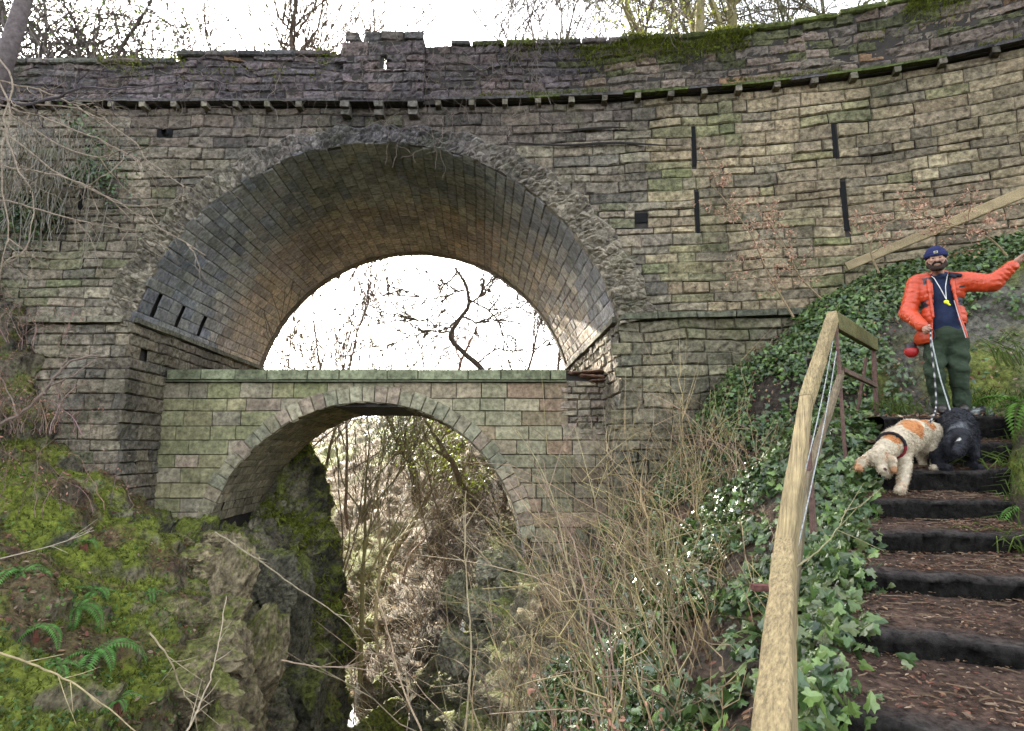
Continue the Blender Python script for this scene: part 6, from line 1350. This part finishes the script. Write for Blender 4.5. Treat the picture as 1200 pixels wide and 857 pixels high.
for k in range(20): 
    a0, a1 = k*math.tau/20, (k+1)*math.tau/20; f = lambda a: c_+(u_*math.cos(a)+v_*math.sin(a))*.108
    H_.cap(f(a0), f(a1), .012, .012, .006)
H_.build('harness', M_CLOTH, sp_, lambda V: np.where((V[:, 2] < c_[2]-.01)[:, None], np.array([.22, .02, .03]), np.array([.02, .018, .02])), D0)
# black dog
D1 = P(1122, 550, 5.3)
def Q1(px, py, Y): return P(px, py, Y)-D1
bk = thing('dog', D1, 'black spaniel facing forward on the steps with long ears and lowered head', 'dog')
S = SDF(Q1(1085, 565, 4.8)+(0, 0, -.02), Q1(1170, 470, 6.1)+(0, 0, .05), .0075)
r_, m_1, s_1, h_1, z_1 = Q1(1121, 491, 5.82), Q1(1122, 497, 5.62), Q1(1124, 507, 5.42), Q1(1125, 512, 5.2), Q1(1121, 530, 5.07)
S.cap(r_, m_1, .11, .13, .04); S.cap(m_1, s_1, .13, .13, .04); S.cap(s_1+(0, 0, -.05), s_1+(0, .0, -.12), .12, .10, .04); S.cap(s_1, h_1, .09, .07, .04)
S.ell(h_1, (.078, .085, .07), .03); S.cap(h_1+(0, -.04, -.03), z_1, .05, .038, .02); S.ell(z_1+(0, -.015, 0), (.034, .03, .028), .01)
for s in (-1, 1):
    S.chain([h_1+(s*.07, .02, .01), h_1+(s*.115, .01, -.07), h_1+(s*.105, -.01, -.16)], [.028, .042, .032], .015)
    ft = Q1(1123+s*19, 549, 5.27); S.chain([s_1+(s*.09, .0, -.06), ft+(0, .05, .12), ft+(0, .02, .02)], [.065, .05, .042], .03); S.cap(ft+(0, 0, .01), ft+(0, -.06, .005), .036, .03, .02)
    fr = Q1(1122+s*16, 520, 5.85); S.chain([r_+(s*.07, .0, -.03), fr+(0, .03, .12), fr], [.08, .055, .035], .03)
S.cap(r_, r_+(.10, .12, .04), .04, .02, .03)
def bkcol(V):
    c = np.tile(np.array([.022, .022, .026]), (len(V), 1)); g = np.clip((.11-np.linalg.norm(V-(s_1*.4+h_1*.6+np.array([0, .0, .05])), axis=1)+.03*fbm(V*20, 2, 3))*18, 0, 1)[:, None]; c = c*(1-g)+np.array([.11, .115, .12])*g  # g: grey sheen on crown and neck painted into the black coat
    w_ = np.linalg.norm(V-(h_1+np.array([-.075, -.075, -.02])), axis=1) < .022; c[w_] = (.5, .48, .42); return c
S.build('body', M_FUR, bk, bkcol, D1, disp=lambda V: .009*fbm(V*26, 3, 3)); dog_fur(bk, S, S.V, bkcol, 14000, .032, D1)
for s in (-1, 1):
    e = h_1+(s*.034, -.072, .0); Ee = SDF(e-.02, e+.02, .004); Ee.ell(e, (.010, .009, .009), .001); Ee.build('eye', M_PLAST, bk, (.03, .02, .012), D1)
# leads from the right hand
hh = WM(wrR+dR*.9+np.array([.02, -.04, -.02]))
for pts_, r, c, lab, dash in (([hh, P(1091, 405, 5.75), P(1095, 440, 5.7), P(1097, 472, 5.6), P(1094, 487, 5.45), P(1084, 502, 5.28), P(1066, 511, 5.1), P(1048, 512, 5.03)], .008, (.03, .03, .035), 'black and white rope lead drooping from the hand to the white and orange dog', True),
        ([hh, P(1092, 400, 5.8), P(1101, 440, 5.7), P(1110, 470, 5.65), P(1117, 492, 5.62)], .006, (.40, .42, .40), 'pale grey lead running straight from the hand to the black dog', False)):
    t = thing('dog_lead', hh, lab, 'dog lead'); pts = cr_interp(np.array(pts_), [9]*(len(pts_)-1)); m = MB(); T2_ = np.arange(len(pts))
    col = np.tile(np.array(c), (len(pts)*6, 1)) if not dash else np.repeat(np.where((T2_ % 3 == 0)[:, None], np.array([.45, .43, .4]), np.array(c)), 6, axis=0)
    m.tube(pts, r, col, 6, cap=False); m.build('rope', M_CLOTH, t, smooth=True)
    m = MB(); lp = hh+np.array([0, -.01, 0]); m.tube([lp+np.array([.022*math.cos(a), -.01, -.05+.05*math.sin(a)]) for a in np.linspace(math.pi/2, math.pi/2+math.tau, 14)], r*.8, c, 5, cap=False); m.build('hand_loop', M_CLOTH, t, smooth=True)
# pale lichen-spotted stone beside the black dog
mb = MB(); A, B = np.meshgrid(np.linspace(0, math.tau, 30), np.linspace(-1.5, 1.5, 18), indexing='ij'); n_ = np.stack([np.cos(B)*np.cos(A), np.cos(B)*np.sin(A), np.sin(B)], -1); c0 = P(1147, 488, 6.3)
G = c0+n_*np.array([.17, .12, .09])*(1+.35*facet(n_*2.2, 9)+.12*fbm(n_*5, 3, 3))[..., None]; mb.grid(G, lerp(np.array([.05, .05, .045])[None, None]+0*G, np.array([.42, .45, .42]), np.clip(fbm(n_*4, 3, 6)*4+.1, 0, 1)))
tag(mb.build('boulder', M_ROCK, smooth=True), 'small rock patched with white lichen behind the black dog', 'rock')
